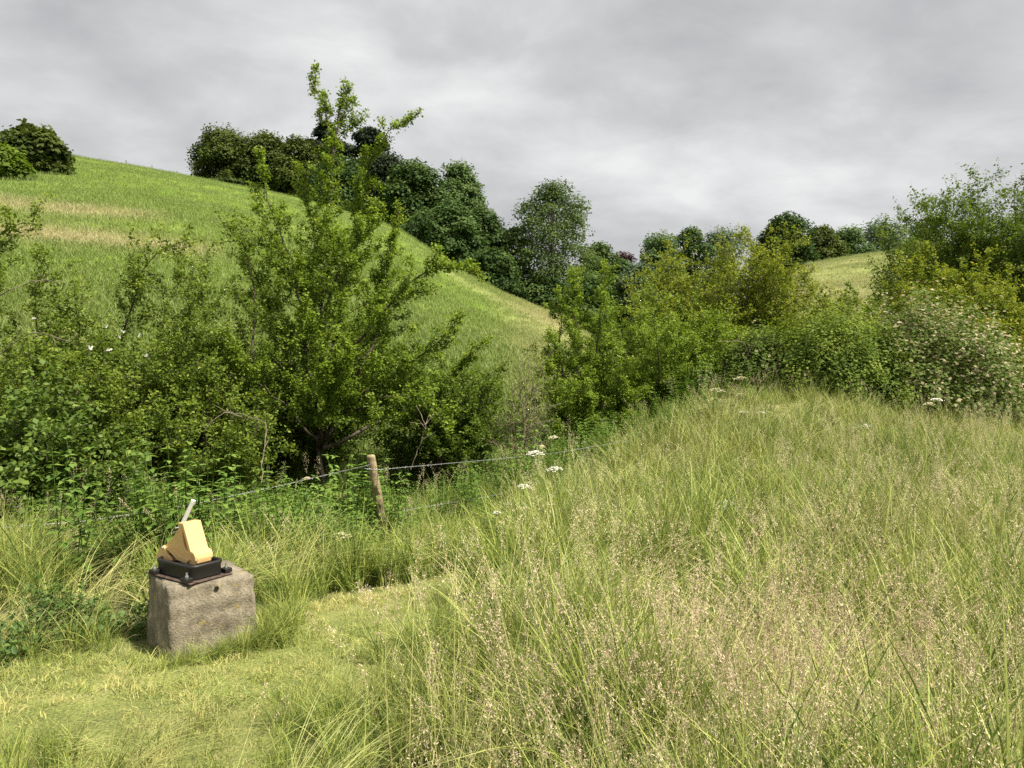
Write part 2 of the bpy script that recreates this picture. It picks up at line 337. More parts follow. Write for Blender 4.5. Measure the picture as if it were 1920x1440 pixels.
YH = 11.5
hero = [pst(YH, (600,935), (602,800,.1), (596,650), (612,500,-.1), (625,370), (622,255), (607,190), (590,132)),
        pst(YH, (622,300), (634,225,.1), (642,190), (652,163,.1)),
        pst(YH, (606,760), (640,570,.2), (664,430,.3), (690,315,.2), (715,258), (745,235), (778,216)),
        pst(YH, (596,780), (565,610,-.4), (545,485,-.6), (512,395,-.6), (492,330,-.5), (488,288,-.5)),
        pst(YH, (600,720), (582,570,.4), (588,430,.6), (566,340,.5), (560,305,.5)),
        pst(YH, (612,760), (690,620,-.5), (768,525,-.7), (828,492,-.8), (898,514,-.9)),
        pst(YH, (610,790), (700,650,.5), (722,545,.6), (742,440,.5), (748,392,.5)),
        pst(YH, (600,790), (528,640,-.3), (476,530,-.4), (456,455,-.4)),
        pst(YH, (606,800), (700,725,-.9), (800,665,-1.2), (862,590,-1.3)),
        pst(YH, (606,830), (690,750,-1.1), (775,735,-1.5), (838,800,-1.7)),
        pst(YH, (600,830), (520,745,-1.), (455,705,-1.3), (420,625,-1.4)),
        pst(YH, (602,830), (590,740,-1.2), (640,690,-1.7), (650,640,-1.8)),
        pst(YH, (600,840), (560,760,.8), (520,640,1.2), (525,520,1.2)),
        pst(YH, (606,840), (660,720,.9), (700,600,1.3), (660,480,1.2)),
        pst(YH, (606,840), (760,770,.6), (850,700,.6), (905,640,.4)),
        pst(YH, (600,600), (640,500,-.5), (690,430,-.7), (700,380,-.7)),
        pst(YH, (610,820), (620,700,-1.4), (560,610,-1.8), (575,560,-1.9))]
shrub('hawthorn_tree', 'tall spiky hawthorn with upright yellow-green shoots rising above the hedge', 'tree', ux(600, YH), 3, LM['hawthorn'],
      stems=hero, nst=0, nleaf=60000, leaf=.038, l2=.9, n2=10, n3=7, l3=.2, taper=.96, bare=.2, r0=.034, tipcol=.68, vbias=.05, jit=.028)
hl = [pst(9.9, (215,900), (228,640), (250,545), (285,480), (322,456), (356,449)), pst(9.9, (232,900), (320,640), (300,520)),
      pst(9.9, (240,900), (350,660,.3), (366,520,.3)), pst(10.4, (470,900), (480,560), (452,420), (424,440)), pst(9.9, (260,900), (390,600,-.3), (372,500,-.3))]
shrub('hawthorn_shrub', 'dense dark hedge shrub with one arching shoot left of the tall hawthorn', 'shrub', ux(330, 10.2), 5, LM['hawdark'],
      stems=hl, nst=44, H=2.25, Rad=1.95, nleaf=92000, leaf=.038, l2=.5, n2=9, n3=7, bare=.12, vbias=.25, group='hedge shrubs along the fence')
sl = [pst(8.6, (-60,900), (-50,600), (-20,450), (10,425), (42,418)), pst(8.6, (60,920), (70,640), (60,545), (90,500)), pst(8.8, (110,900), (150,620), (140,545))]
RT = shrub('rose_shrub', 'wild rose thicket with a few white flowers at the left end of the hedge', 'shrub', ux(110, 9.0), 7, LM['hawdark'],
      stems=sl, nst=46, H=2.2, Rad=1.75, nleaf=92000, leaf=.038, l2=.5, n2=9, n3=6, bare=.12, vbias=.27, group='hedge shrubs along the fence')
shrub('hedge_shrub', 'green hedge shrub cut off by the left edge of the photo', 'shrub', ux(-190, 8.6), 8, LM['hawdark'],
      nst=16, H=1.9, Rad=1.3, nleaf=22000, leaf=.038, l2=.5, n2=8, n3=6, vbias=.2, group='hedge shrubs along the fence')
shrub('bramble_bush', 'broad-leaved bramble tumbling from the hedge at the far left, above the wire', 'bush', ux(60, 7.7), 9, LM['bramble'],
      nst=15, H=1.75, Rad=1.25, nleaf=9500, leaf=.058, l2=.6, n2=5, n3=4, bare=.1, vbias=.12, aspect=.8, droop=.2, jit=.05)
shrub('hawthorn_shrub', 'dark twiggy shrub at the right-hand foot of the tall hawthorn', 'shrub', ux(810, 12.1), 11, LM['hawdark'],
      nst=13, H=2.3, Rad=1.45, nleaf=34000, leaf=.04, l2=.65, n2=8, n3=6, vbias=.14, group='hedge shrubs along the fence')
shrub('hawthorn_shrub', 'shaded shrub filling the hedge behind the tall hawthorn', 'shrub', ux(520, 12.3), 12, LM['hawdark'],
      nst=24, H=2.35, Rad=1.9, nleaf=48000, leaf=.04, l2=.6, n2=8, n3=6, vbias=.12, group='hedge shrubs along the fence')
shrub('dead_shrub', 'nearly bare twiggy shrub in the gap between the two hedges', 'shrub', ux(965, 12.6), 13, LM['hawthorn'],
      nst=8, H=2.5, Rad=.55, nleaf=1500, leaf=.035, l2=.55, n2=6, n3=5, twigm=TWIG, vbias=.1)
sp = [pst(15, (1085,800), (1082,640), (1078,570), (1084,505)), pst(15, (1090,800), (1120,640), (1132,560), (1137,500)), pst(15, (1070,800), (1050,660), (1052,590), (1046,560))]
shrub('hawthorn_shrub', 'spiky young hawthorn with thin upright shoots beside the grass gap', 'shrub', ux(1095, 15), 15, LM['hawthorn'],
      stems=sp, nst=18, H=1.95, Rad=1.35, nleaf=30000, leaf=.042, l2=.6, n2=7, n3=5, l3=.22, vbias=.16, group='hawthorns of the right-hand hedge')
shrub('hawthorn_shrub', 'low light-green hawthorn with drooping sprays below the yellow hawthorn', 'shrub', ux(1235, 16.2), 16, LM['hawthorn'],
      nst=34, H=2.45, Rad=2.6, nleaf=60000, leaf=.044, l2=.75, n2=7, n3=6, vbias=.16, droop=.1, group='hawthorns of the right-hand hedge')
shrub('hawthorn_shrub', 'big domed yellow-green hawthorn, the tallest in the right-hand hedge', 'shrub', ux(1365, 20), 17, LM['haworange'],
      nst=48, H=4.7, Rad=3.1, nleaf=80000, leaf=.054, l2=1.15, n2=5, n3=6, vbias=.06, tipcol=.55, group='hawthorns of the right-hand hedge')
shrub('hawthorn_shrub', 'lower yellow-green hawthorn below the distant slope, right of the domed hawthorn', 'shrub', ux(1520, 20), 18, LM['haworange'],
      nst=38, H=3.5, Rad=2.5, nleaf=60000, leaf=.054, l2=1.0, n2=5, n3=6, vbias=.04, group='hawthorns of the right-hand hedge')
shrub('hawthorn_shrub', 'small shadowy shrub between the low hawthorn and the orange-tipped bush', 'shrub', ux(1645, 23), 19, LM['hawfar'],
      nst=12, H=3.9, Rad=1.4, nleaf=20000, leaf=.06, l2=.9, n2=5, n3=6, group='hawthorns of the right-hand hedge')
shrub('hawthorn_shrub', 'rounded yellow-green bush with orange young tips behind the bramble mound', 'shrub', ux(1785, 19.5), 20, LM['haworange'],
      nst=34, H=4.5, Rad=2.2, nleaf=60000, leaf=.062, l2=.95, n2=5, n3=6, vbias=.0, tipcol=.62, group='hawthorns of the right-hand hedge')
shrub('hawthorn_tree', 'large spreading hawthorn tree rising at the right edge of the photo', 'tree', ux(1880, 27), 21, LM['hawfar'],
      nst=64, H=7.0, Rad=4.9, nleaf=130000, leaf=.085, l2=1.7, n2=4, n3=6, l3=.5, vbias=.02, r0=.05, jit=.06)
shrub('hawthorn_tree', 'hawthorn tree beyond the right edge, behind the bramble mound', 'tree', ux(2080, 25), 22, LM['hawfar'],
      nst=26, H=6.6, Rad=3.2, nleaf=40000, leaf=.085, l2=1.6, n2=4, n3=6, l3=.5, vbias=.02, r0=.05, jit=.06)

# ------------------------------------------------------------------ bramble mounds
def mound(name, label, base, rx, ry, h, seed, mat, n, leaf, vfun, cat='bush', group=None):
    rng = np.random.default_rng(seed); bx, by = base; bz = float(gz(bx, by)); root = empty(name, (bx, by, bz), label, cat, group)
    a = rng.random(n)*2*math.pi; ce = rng.random(n); el = np.arccos(ce)
    s = 1+.12*np.sin(3*a+seed)*np.sin(el*2)+.08*np.sin(7*a+2*seed+5*el)+.07*np.sin(11*a-9*el)+.05*np.sin(19*a+15*el+seed)
    rr = s*(1-.3*rng.random(n)**2.+.05*rng.normal(size=n)+.16*(rng.random(n) < .07)*rng.random(n))
    P = np.stack([rx*rr*np.sin(el)*np.cos(a), ry*rr*np.sin(el)*np.sin(a), h*rr*np.cos(el)], 1)
    o = unit(P/np.array((rx*rx, ry*ry, h*h)))
    P[:, 2] = np.maximum(P[:, 2], .05)
    fo = MB(); leafquads(fo, P, leaf, rng, up=.9, out=o, aspect=.75, v=vfun(rng, P, rr)); fo.obj('foliage', mat, root)
    w = MB()
    for _ in range(46):
        aa = rng.random()*2*math.pi; e = .15+1.2*rng.random(); q = np.array((rx*math.sin(e)*math.cos(aa), ry*math.sin(e)*math.sin(aa), h*math.cos(e)))
        pts, _l = resample([q*.15*np.array((1, 1, 0)), q*np.array((.6, .6, 1.02)), q*np.array((.93, .93, .93))+rng.normal(size=3)*.05, q*1.03+np.array((0, 0, -.08))], 9); tube(w, pts, .009, .003, 4, cap=False)
    w.obj('stems', BARK, root); return root
mound('bramble_mound', 'wide bramble mound covered in pale flower sprays on the right', ux(1700, 14.9), 2.6, 1.9, 2.55, 31, LM['pale'], 46000, .075,
      lambda r, P, rr: np.clip(.22+.35*r.random(len(P))+.42*(r.random(len(P)) < .30)*np.clip((P[:, 2])/1.3, 0, 1)*np.clip((P[:, 0]+2)/1.6, .3, 1), 0, 1))
mound('bramble_mound', 'smaller green bramble mound in front of the flowering one', ux(1565, 13.9), 1.5, 1.0, 1.75, 32, LM['hawdark'], 30000, .05,
      lambda r, P, rr: np.clip(.32+.55*r.random(len(P))+.2*np.sin(P[:, 0]*5)*np.sin(P[:, 1]*4+P[:, 2]*6)+.2*(P[:, 2]/1.6-.3), 0, 1))
mound('bramble_mound', 'low bramble scrub at the left foot of the mounds, below the hawthorns', ux(1440, 14.6), 1.1, .9, 1.25, 33, LM['pale'], 11000, .065,
      lambda r, P, rr: np.clip(.1+.45*r.random(len(P))+.3*(r.random(len(P)) < .12), 0, 1))

# ------------------------------------------------------------------ trees on and beyond the ridge
def tree(name, label, u, vtop, Y, wpx, mat, seed, leaf=.5, n=9000, nl=26, base=.12, shape='round', bark=None, flat=.75, gap=0., group='trees of the wood beyond the hill', lean=0, vb=0., zb=None, cat='tree'):
    n = int(n*2.1); leaf *= 1.12; rng = np.random.default_rng(seed); x = (u-CU)/F*Y; z0 = float(gz(x, Y)) if zb is None else zb
    H = CAMZ+(CV-vtop)/F*Y-z0; W = wpx/F*Y*.5
    root = empty(name, (x, Y, z0), label, cat, group)
    wood = MB(); tr, _ = resample([(0, 0, -.3), (rng.normal()*.15, rng.normal()*.15, H*.3), (lean*.5, rng.normal()*.2, H*.6), (lean, 0, H*.92)], 10)
    tube(wood, tr, .028*H*(.6 if shape == 'poplar' else 1), .05, 7)
    C = []; Rr = []
    for k in range(nl):
        if shape == 'round':
            t = base+(1-base)*(k+.5)/nl; prof = math.sin(math.pi*min(1, (t-base)/(1-base)*.80+.2))**.55
        elif shape == 'poplar':
            t = base+(1-base)*(k+.5)/nl; prof = (.45+.6*math.sin(math.pi*min(1, (t-base)/(1-base)*.72+.22)))
        elif shape == 'pine':
            t = base+(1-base)*(k+.5)/nl; prof = .55+.45*rng.random()
        else:
            t = base+(1-base)*(k+.5)/nl; prof = math.sqrt(max(.05, 1-((t-base)/(1-base))**2))
        a = k*2.399+rng.normal()*.4; r = W*prof*(.82 if shape != 'pine' else .7)*math.sqrt(.35+.65*rng.random())
        lr = W*(.52 if nl < 31 else .38)*(.7+.6*rng.random())*(.75 if shape in ('poplar', 'pine') else 1)
        if t > .9: r *= .45
        c = np.array((math.cos(a)*r+lean*t, math.sin(a)*r, H*t-lr*flat*.6)); C.append(c); Rr.append(lr)
        i = min(8, max(1, int((t-.18)*9))); b, _ = resample([tr[i], (tr[i]+c)/2+np.array((0, 0, .05*H)), c], 6); tube(wood, b, (.0028 if shape == 'poplar' else .006)*H, .02, 4, cap=False)
    C = np.array(C); Rr = np.array(Rr); wts = Rr**2; pick = rng.choice(len(C), n, p=wts/wts.sum())
    d = unit(rng.normal(size=(n, 3))); d[:, 2] = np.where(d[:, 2] < -.35, -d[:, 2]*.6, d[:, 2]); s2 = .62+.42*rng.random(n)**.5
    bump = 1+.22*np.sin(d[:, 0]*5+pick)*np.sin(d[:, 1]*5+pick*1.7)*1.2+.1*rng.normal(size=n)
    P = C[pick]+d*(Rr[pick]*s2*bump)[:, None]*np.array((1, 1, flat))
    P[:, 2] = np.clip(P[:, 2], .15, None)
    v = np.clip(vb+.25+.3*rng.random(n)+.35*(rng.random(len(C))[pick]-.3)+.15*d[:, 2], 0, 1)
    fo = MB(); leafquads(fo, P, leaf, rng, up=.5, out=d, aspect=.7, v=v)
    wood.obj('trunk', bark or BARKG, root); fo.obj('crown', mat, root); return root
def yat(u, v):
    yy = np.linspace(14, 150, 1400); zz = gz((u-CU)/F*yy, yy); vv = CV-F*(zz-CAMZ)/yy; return float(yy[np.argmin(np.abs(vv-v)+.02*yy)])
G2 = 'trees standing on the ridge of the hill'
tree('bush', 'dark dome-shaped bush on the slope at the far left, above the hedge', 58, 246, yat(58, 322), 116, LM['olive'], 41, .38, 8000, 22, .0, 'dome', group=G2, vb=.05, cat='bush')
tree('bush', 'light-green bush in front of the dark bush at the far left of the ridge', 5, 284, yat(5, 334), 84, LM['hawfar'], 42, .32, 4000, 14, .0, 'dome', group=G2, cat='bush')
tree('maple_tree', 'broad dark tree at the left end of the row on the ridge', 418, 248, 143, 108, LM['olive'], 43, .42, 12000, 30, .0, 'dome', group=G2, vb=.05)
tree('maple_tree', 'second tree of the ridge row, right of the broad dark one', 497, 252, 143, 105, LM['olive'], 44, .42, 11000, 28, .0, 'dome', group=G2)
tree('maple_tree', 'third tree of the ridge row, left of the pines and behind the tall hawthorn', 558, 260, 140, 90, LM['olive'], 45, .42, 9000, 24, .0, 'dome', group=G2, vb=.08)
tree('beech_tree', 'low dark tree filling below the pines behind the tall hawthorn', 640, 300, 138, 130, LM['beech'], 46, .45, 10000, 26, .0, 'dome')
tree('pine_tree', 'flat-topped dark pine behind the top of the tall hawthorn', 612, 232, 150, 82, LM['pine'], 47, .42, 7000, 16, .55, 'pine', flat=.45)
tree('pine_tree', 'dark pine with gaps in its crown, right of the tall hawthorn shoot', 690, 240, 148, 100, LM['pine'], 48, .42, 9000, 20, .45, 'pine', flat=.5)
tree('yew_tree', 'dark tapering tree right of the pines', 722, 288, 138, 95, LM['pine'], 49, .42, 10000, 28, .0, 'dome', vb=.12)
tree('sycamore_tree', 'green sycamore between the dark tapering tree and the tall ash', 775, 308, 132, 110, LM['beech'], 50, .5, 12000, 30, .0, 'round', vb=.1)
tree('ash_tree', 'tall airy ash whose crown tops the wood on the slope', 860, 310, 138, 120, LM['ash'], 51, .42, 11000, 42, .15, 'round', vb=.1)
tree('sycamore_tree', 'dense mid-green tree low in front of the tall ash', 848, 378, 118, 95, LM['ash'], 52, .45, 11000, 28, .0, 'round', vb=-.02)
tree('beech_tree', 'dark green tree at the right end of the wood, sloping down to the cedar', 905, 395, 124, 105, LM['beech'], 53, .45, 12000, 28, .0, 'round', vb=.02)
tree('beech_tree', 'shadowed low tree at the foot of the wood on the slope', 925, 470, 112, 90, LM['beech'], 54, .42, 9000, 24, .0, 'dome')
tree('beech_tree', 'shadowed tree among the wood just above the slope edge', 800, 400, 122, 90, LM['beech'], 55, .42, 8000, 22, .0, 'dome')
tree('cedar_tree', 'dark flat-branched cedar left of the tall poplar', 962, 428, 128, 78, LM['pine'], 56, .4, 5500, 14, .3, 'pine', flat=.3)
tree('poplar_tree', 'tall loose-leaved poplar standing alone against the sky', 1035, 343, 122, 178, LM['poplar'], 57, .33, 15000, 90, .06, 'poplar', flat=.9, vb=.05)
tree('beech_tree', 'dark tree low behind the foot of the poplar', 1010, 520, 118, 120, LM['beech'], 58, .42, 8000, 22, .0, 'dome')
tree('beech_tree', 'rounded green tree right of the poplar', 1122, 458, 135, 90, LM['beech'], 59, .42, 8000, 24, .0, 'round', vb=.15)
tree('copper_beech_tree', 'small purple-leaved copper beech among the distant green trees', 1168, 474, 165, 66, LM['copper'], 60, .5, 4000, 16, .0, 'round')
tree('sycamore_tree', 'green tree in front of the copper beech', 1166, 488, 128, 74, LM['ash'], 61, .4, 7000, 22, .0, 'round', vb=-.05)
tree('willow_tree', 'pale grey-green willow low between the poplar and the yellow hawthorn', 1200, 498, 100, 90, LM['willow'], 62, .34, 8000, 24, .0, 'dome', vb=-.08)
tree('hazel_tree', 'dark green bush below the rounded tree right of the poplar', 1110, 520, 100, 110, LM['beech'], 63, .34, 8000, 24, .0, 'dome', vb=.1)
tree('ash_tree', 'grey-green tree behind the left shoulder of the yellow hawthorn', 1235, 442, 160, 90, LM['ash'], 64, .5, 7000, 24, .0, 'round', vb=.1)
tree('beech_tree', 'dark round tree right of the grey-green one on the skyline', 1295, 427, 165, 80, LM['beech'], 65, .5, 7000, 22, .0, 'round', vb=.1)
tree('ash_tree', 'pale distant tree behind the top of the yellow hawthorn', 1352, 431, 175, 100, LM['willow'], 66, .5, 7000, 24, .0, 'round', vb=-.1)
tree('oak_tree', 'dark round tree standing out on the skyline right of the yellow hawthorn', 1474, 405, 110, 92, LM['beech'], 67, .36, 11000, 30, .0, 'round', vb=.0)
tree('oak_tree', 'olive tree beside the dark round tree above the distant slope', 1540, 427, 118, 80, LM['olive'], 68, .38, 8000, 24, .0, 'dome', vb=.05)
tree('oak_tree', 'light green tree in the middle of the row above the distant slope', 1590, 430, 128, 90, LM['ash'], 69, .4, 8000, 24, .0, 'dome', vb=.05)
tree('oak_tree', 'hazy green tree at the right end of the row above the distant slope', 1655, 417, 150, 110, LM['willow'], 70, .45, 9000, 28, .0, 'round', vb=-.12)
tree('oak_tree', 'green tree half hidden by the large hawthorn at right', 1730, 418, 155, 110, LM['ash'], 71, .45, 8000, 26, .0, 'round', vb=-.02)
# pale sapling and fence posts on the ridge
rs = np.random.default_rng(5)
x, y = ux(361, 138); z = float(gz(x, y)); sp_ = empty('sapling', (x, y, z), 'thin pale sapling at the left foot of the ridge trees', 'sapling'); w = MB()
tube(w, [(0, 0, -.2), (.05, 0, 1.4), (0, .1, 3.4)], .06, .02, 5)
for k in range(9):
    h = 1.2+.25*k; a = rs.random()*6.3; tube(w, [(0, 0, h), (math.cos(a)*.45, math.sin(a)*.45, h+.5)], .03, .015, 3)
w.obj('trunk', plainmat('pale_bark', (.55, .5, .42), .8), sp_)
f = MB(); leafquads(f, np.stack([rs.normal(size=160)*.3, rs.normal(size=160)*.3, 1.2+2.2*rs.random(160)], 1), .16, rs, v=rs.random(160)); f.obj('crown', LM['willow'], sp_)
POSTM = barkmat('weathered_post', (.06, .05, .04), (.15, .125, .10), 9)
for u, hh, lab in ((129, 1.25, 'left post of the first pair on the ridge, by the dark bush'), (133.5, 1.2, 'right post of the first pair on the ridge, by the dark bush'),
               (186, 1.25, 'left post of the second pair along the ridge'), (189.5, 1.25, 'right post of the second pair along the ridge'),
               (237, 1.5, 'thick single post in the middle of the ridge fence'), (285, 1.4, 'thin leaning post, second from the ridge trees'),
               (331, 1.1, 'short thin post nearest the ridge trees')):
    Yp = float(np.interp(u, DU, DD))-.5; x = (u-CU)/F*Yp; z = float(gz(x, Yp)); w = MB()
    lx = .03*rs.normal(); tube(w, [(0, 0, -.4), (lx*.5, 0, hh*.5), (lx, 0, hh)], .085 if u == 237 else .06, .075 if u == 237 else .055, 7)
    o = w.obj('fence_post', POSTM); o.location = (x, Yp, z); setp(o, 'small dark wooden '+lab, 'fence post', 'fence posts along the ridge')

# ------------------------------------------------------------------ concrete block and pasture pump
def prism(mb, poly, w0, w1):
    """closed outline (s, h) swept from w0 to w1 across, in local (s, w, h)"""
    p = np.asarray(poly, float); n = len(p)
    v = np.concatenate([np.stack([p[:, 0], np.full(n, w0), p[:, 1]], 1), np.stack([p[:, 0], np.full(n, w1), p[:, 1]], 1)])
    q = [(i, (i+1) % n, n+(i+1) % n, n+i) for i in range(n)]; return v, q, n
def bm_obj(name, parts, mat, parent, bevel=.004, seg=2, loc=None, smooth=True):
    """parts: (outline, w0, w1) prisms joined in one bevelled mesh"""
    import bmesh
    bm = bmesh.new()
    for poly, w0, w1 in parts:
        a = [bm.verts.new((s, w0, h)) for s, h in poly]; b = [bm.verts.new((s, w1, h)) for s, h in poly]; n = len(poly)
        bm.faces.new(a); bm.faces.new(list(reversed(b)))
        for i in range(n): bm.faces.new((a[i], b[i], b[(i+1) % n], a[(i+1) % n]))
    bmesh.ops.recalc_face_normals(bm, faces=bm.faces)
    me = bpy.data.meshes.new(name); bm.to_mesh(me); bm.free(); me.materials.append(mat)
    o = bpy.data.objects.new(name, me); COL.objects.link(o); o.parent = parent
    if bevel: m = o.modifiers.new('bevel', 'BEVEL'); m.width = bevel; m.segments = seg; m.limit_method = 'ANGLE'; m.angle_limit = R(25)
    if smooth:
        for p in me.polygons: p.use_smooth = True
        m = o.modifiers.new('wn', 'WEIGHTED_NORMAL'); m.keep_sharp = True
    if loc: o.location = loc
    return o
def concretemat():
    m, nt, N, L, b, out = newmat('lichened_concrete')
    g = N.new('ShaderNodeTexCoord')
    def nz(s, d, ro=.6):
        n = N.new('ShaderNodeTexNoise'); n.inputs['Scale'].default_value = s; n.inputs['Detail'].default_value = d; n.inputs['Roughness'].default_value = ro; L.new(g.outputs['Object'], n.inputs['Vector']); return n.outputs['Fac']
    a, c, e = nz(9, 10, .75), nz(95, 6), nz(16, 6)
    r = ramp(N, [(.30, (.07, .058, .038)), (.46, (.165, .142, .10)), (.60, (.27, .235, .17)), (.72, (.42, .385, .30))]); L.new(a, r.inputs[0])
    k = ramp(N, [(.60, (0, 0, 0)), (.66, (1, 1, 1))]); L.new(e, k.inputs[0])
    lich = N.new('ShaderNodeMix'); lich.data_type = 'RGBA'; L.new(k.outputs[0], lich.inputs[0]); L.new(r.outputs[0], lich.inputs[6]); lich.inputs[7].default_value = (.26, .20, .075, 1)
    mu = N.new('ShaderNodeMix'); mu.data_type = 'RGBA'; mu.blend_type = 'OVERLAY'; mu.inputs[0].default_value = .6; L.new(lich.outputs[2], mu.inputs[6]); L.new(c, mu.inputs[7])
    L.new(mu.outputs[2], b.inputs['Base Color']); b.inputs['Roughness'].default_value = .95
    bp = N.new('ShaderNodeBump'); bp.inputs['Distance'].default_value = .008; L.new(c, bp.inputs['Height']); L.new(bp.outputs[0], b.inputs['Normal'])
    return m
def build_block():
    import bmesh
    CB = concretemat(); A = np.array((-1.82, 4.05)); ang = R(39)
    zb = float(gz(-1.7, 4.25)); root = empty('concrete_block', (A[0], A[1], zb), 'weathered concrete block with chipped edges standing in the grass under the pump', 'block', rz=ang)
    bm = bmesh.new(); nx, ny, nz = 22, 21, 19; W, Dp, Hh = .46, .44, .385
    bmesh.ops.create_cube(bm, size=1); bmesh.ops.subdivide_edges(bm, edges=bm.edges[:], cuts=20, use_grid_fill=True)
    rng = np.random.default_rng(4)
    for v in bm.verts:
        x, y, z = v.co+Vector((.5, .5, .5)); fl = (1-z)*.045
        e = sorted((min(x, 1-x)*W, min(y, 1-y)*Dp, (1-z)*Hh))[:2]; ne = math.exp(-((e[0]+e[1])/.022))
        px = x*(W+fl)-fl*.3; py = y*(Dp+fl)-fl*.5; pz = z*(Hh+.12)-.12
        nzv = wob(px*60, py*50, 1., 3*pz*20)*.5+wob(px*25+pz*31, py*28-pz*17, 1., 1.)*.5
        cx, cy, cz = W/2, Dp/2, Hh/2; k = 1-ne*(.03+.09*max(0, nzv))
        n2 = .002*math.sin(px*70+pz*45)*math.sin(pz*33+py*21)+.003*math.sin(py*80-pz*52+1)+.0016*rng.normal()
        v.co = Vector((cx+(px-cx)*k+n2, cy+(py-cy)*k+n2, cz+(pz-cz)*(k if z > .5 else 1)))
    # chipped front-left top corner and broken ledge on the left arris
    for v in bm.verts:
        d = math.hypot(v.co.x, v.co.y+.0); 
        if v.co.z > .29 and d < .075: v.co.x += .016*(1-d/.075); v.co.y += .010*(1-d/.075); v.co.z -= .012*(1-d/.075)
    me = bpy.data.meshes.new('block_body'); bm.to_mesh(me); bm.free(); me.materials.append(CB)
    for p in me.polygons: p.use_smooth = True
    o = bpy.data.objects.new('block_body', me); COL.objects.link(o); o.parent = root
    h = MB(); th = np.linspace(0, 2*math.pi, 17)[:-1]
    cx, cz = .245, .345; y0 = -.004
    ring = [(cx+r*math.cos(t), y, cz+r*math.sin(t)) for r, y in ((.0125, y0-.003), (.0105, y0-.004), (.0095, y0+.02)) for t in th]
    q = [(k*16+i, k*16+(i+1) % 16, (k+1)*16+(i+1) % 16, (k+1)*16+i) for k in range(2) for i in range(16)]
    ring.append((cx, y0-.0035, cz)); t_ = [(32-32+16+i, 16+(i+1) % 16, 48) for i in range(16)]
    h.add(ring, q, t_); h.obj('drain_hole', plainmat('dark_hole', (.006, .005, .004), 1.), root)
    return root, A, zb
blk, BA, BZ = build_block()
def yellowmat():
    m, nt, N, L, b, out = newmat('worn_yellow_paint'); g = N.new('ShaderNodeTexCoord'); ns = []
    for s_, d_ in ((9, 6), (60, 4), (3, 3)):
        n = N.new('ShaderNodeTexNoise'); n.inputs['Scale'].default_value = s_; n.inputs['Detail'].default_value = d_; n.inputs['Roughness'].default_value = .65; L.new(g.outputs['Object'], n.inputs['Vector']); ns.append(n.outputs['Fac'])
    r = ramp(N, [(.3, (.57, .37, .15)), (.7, (.66, .445, .19))]); L.new(ns[2], r.inputs[0]); k = ramp(N, [(.60, (0, 0, 0)), (.72, (.75, .75, .75))]); L.new(ns[0], k.inputs[0])
    x_ = N.new('ShaderNodeMix'); x_.data_type = 'RGBA'; L.new(k.outputs[0], x_.inputs[0]); L.new(r.outputs[0], x_.inputs[6]); x_.inputs[7].default_value = (.36, .26, .12, 1); L.new(x_.outputs[2], b.inputs['Base Color'])
    q = ramp(N, [(.3, (.35, .35, .35)), (.7, (.65, .65, .65))]); L.new(ns[0], q.inputs[0]); L.new(q.outputs[0], b.inputs['Roughness'])
    bp = N.new('ShaderNodeBump'); bp.inputs['Distance'].default_value = .0008; L.new(ns[1], bp.inputs['Height']); L.new(bp.outputs[0], b.inputs['Normal']); return m
YEL = yellowmat(); BLK = plainmat('black_cast_iron', (.012, .011, .010), .48, spec=.45)
RUST = barkmat('rusty_steel', (.035, .022, .016), (.11, .075, .055), 40); ZINC = plainmat('zinc', (.55, .56, .57), .35, .8); WHT = plainmat('white_pipe', (.74, .74, .72), .4)
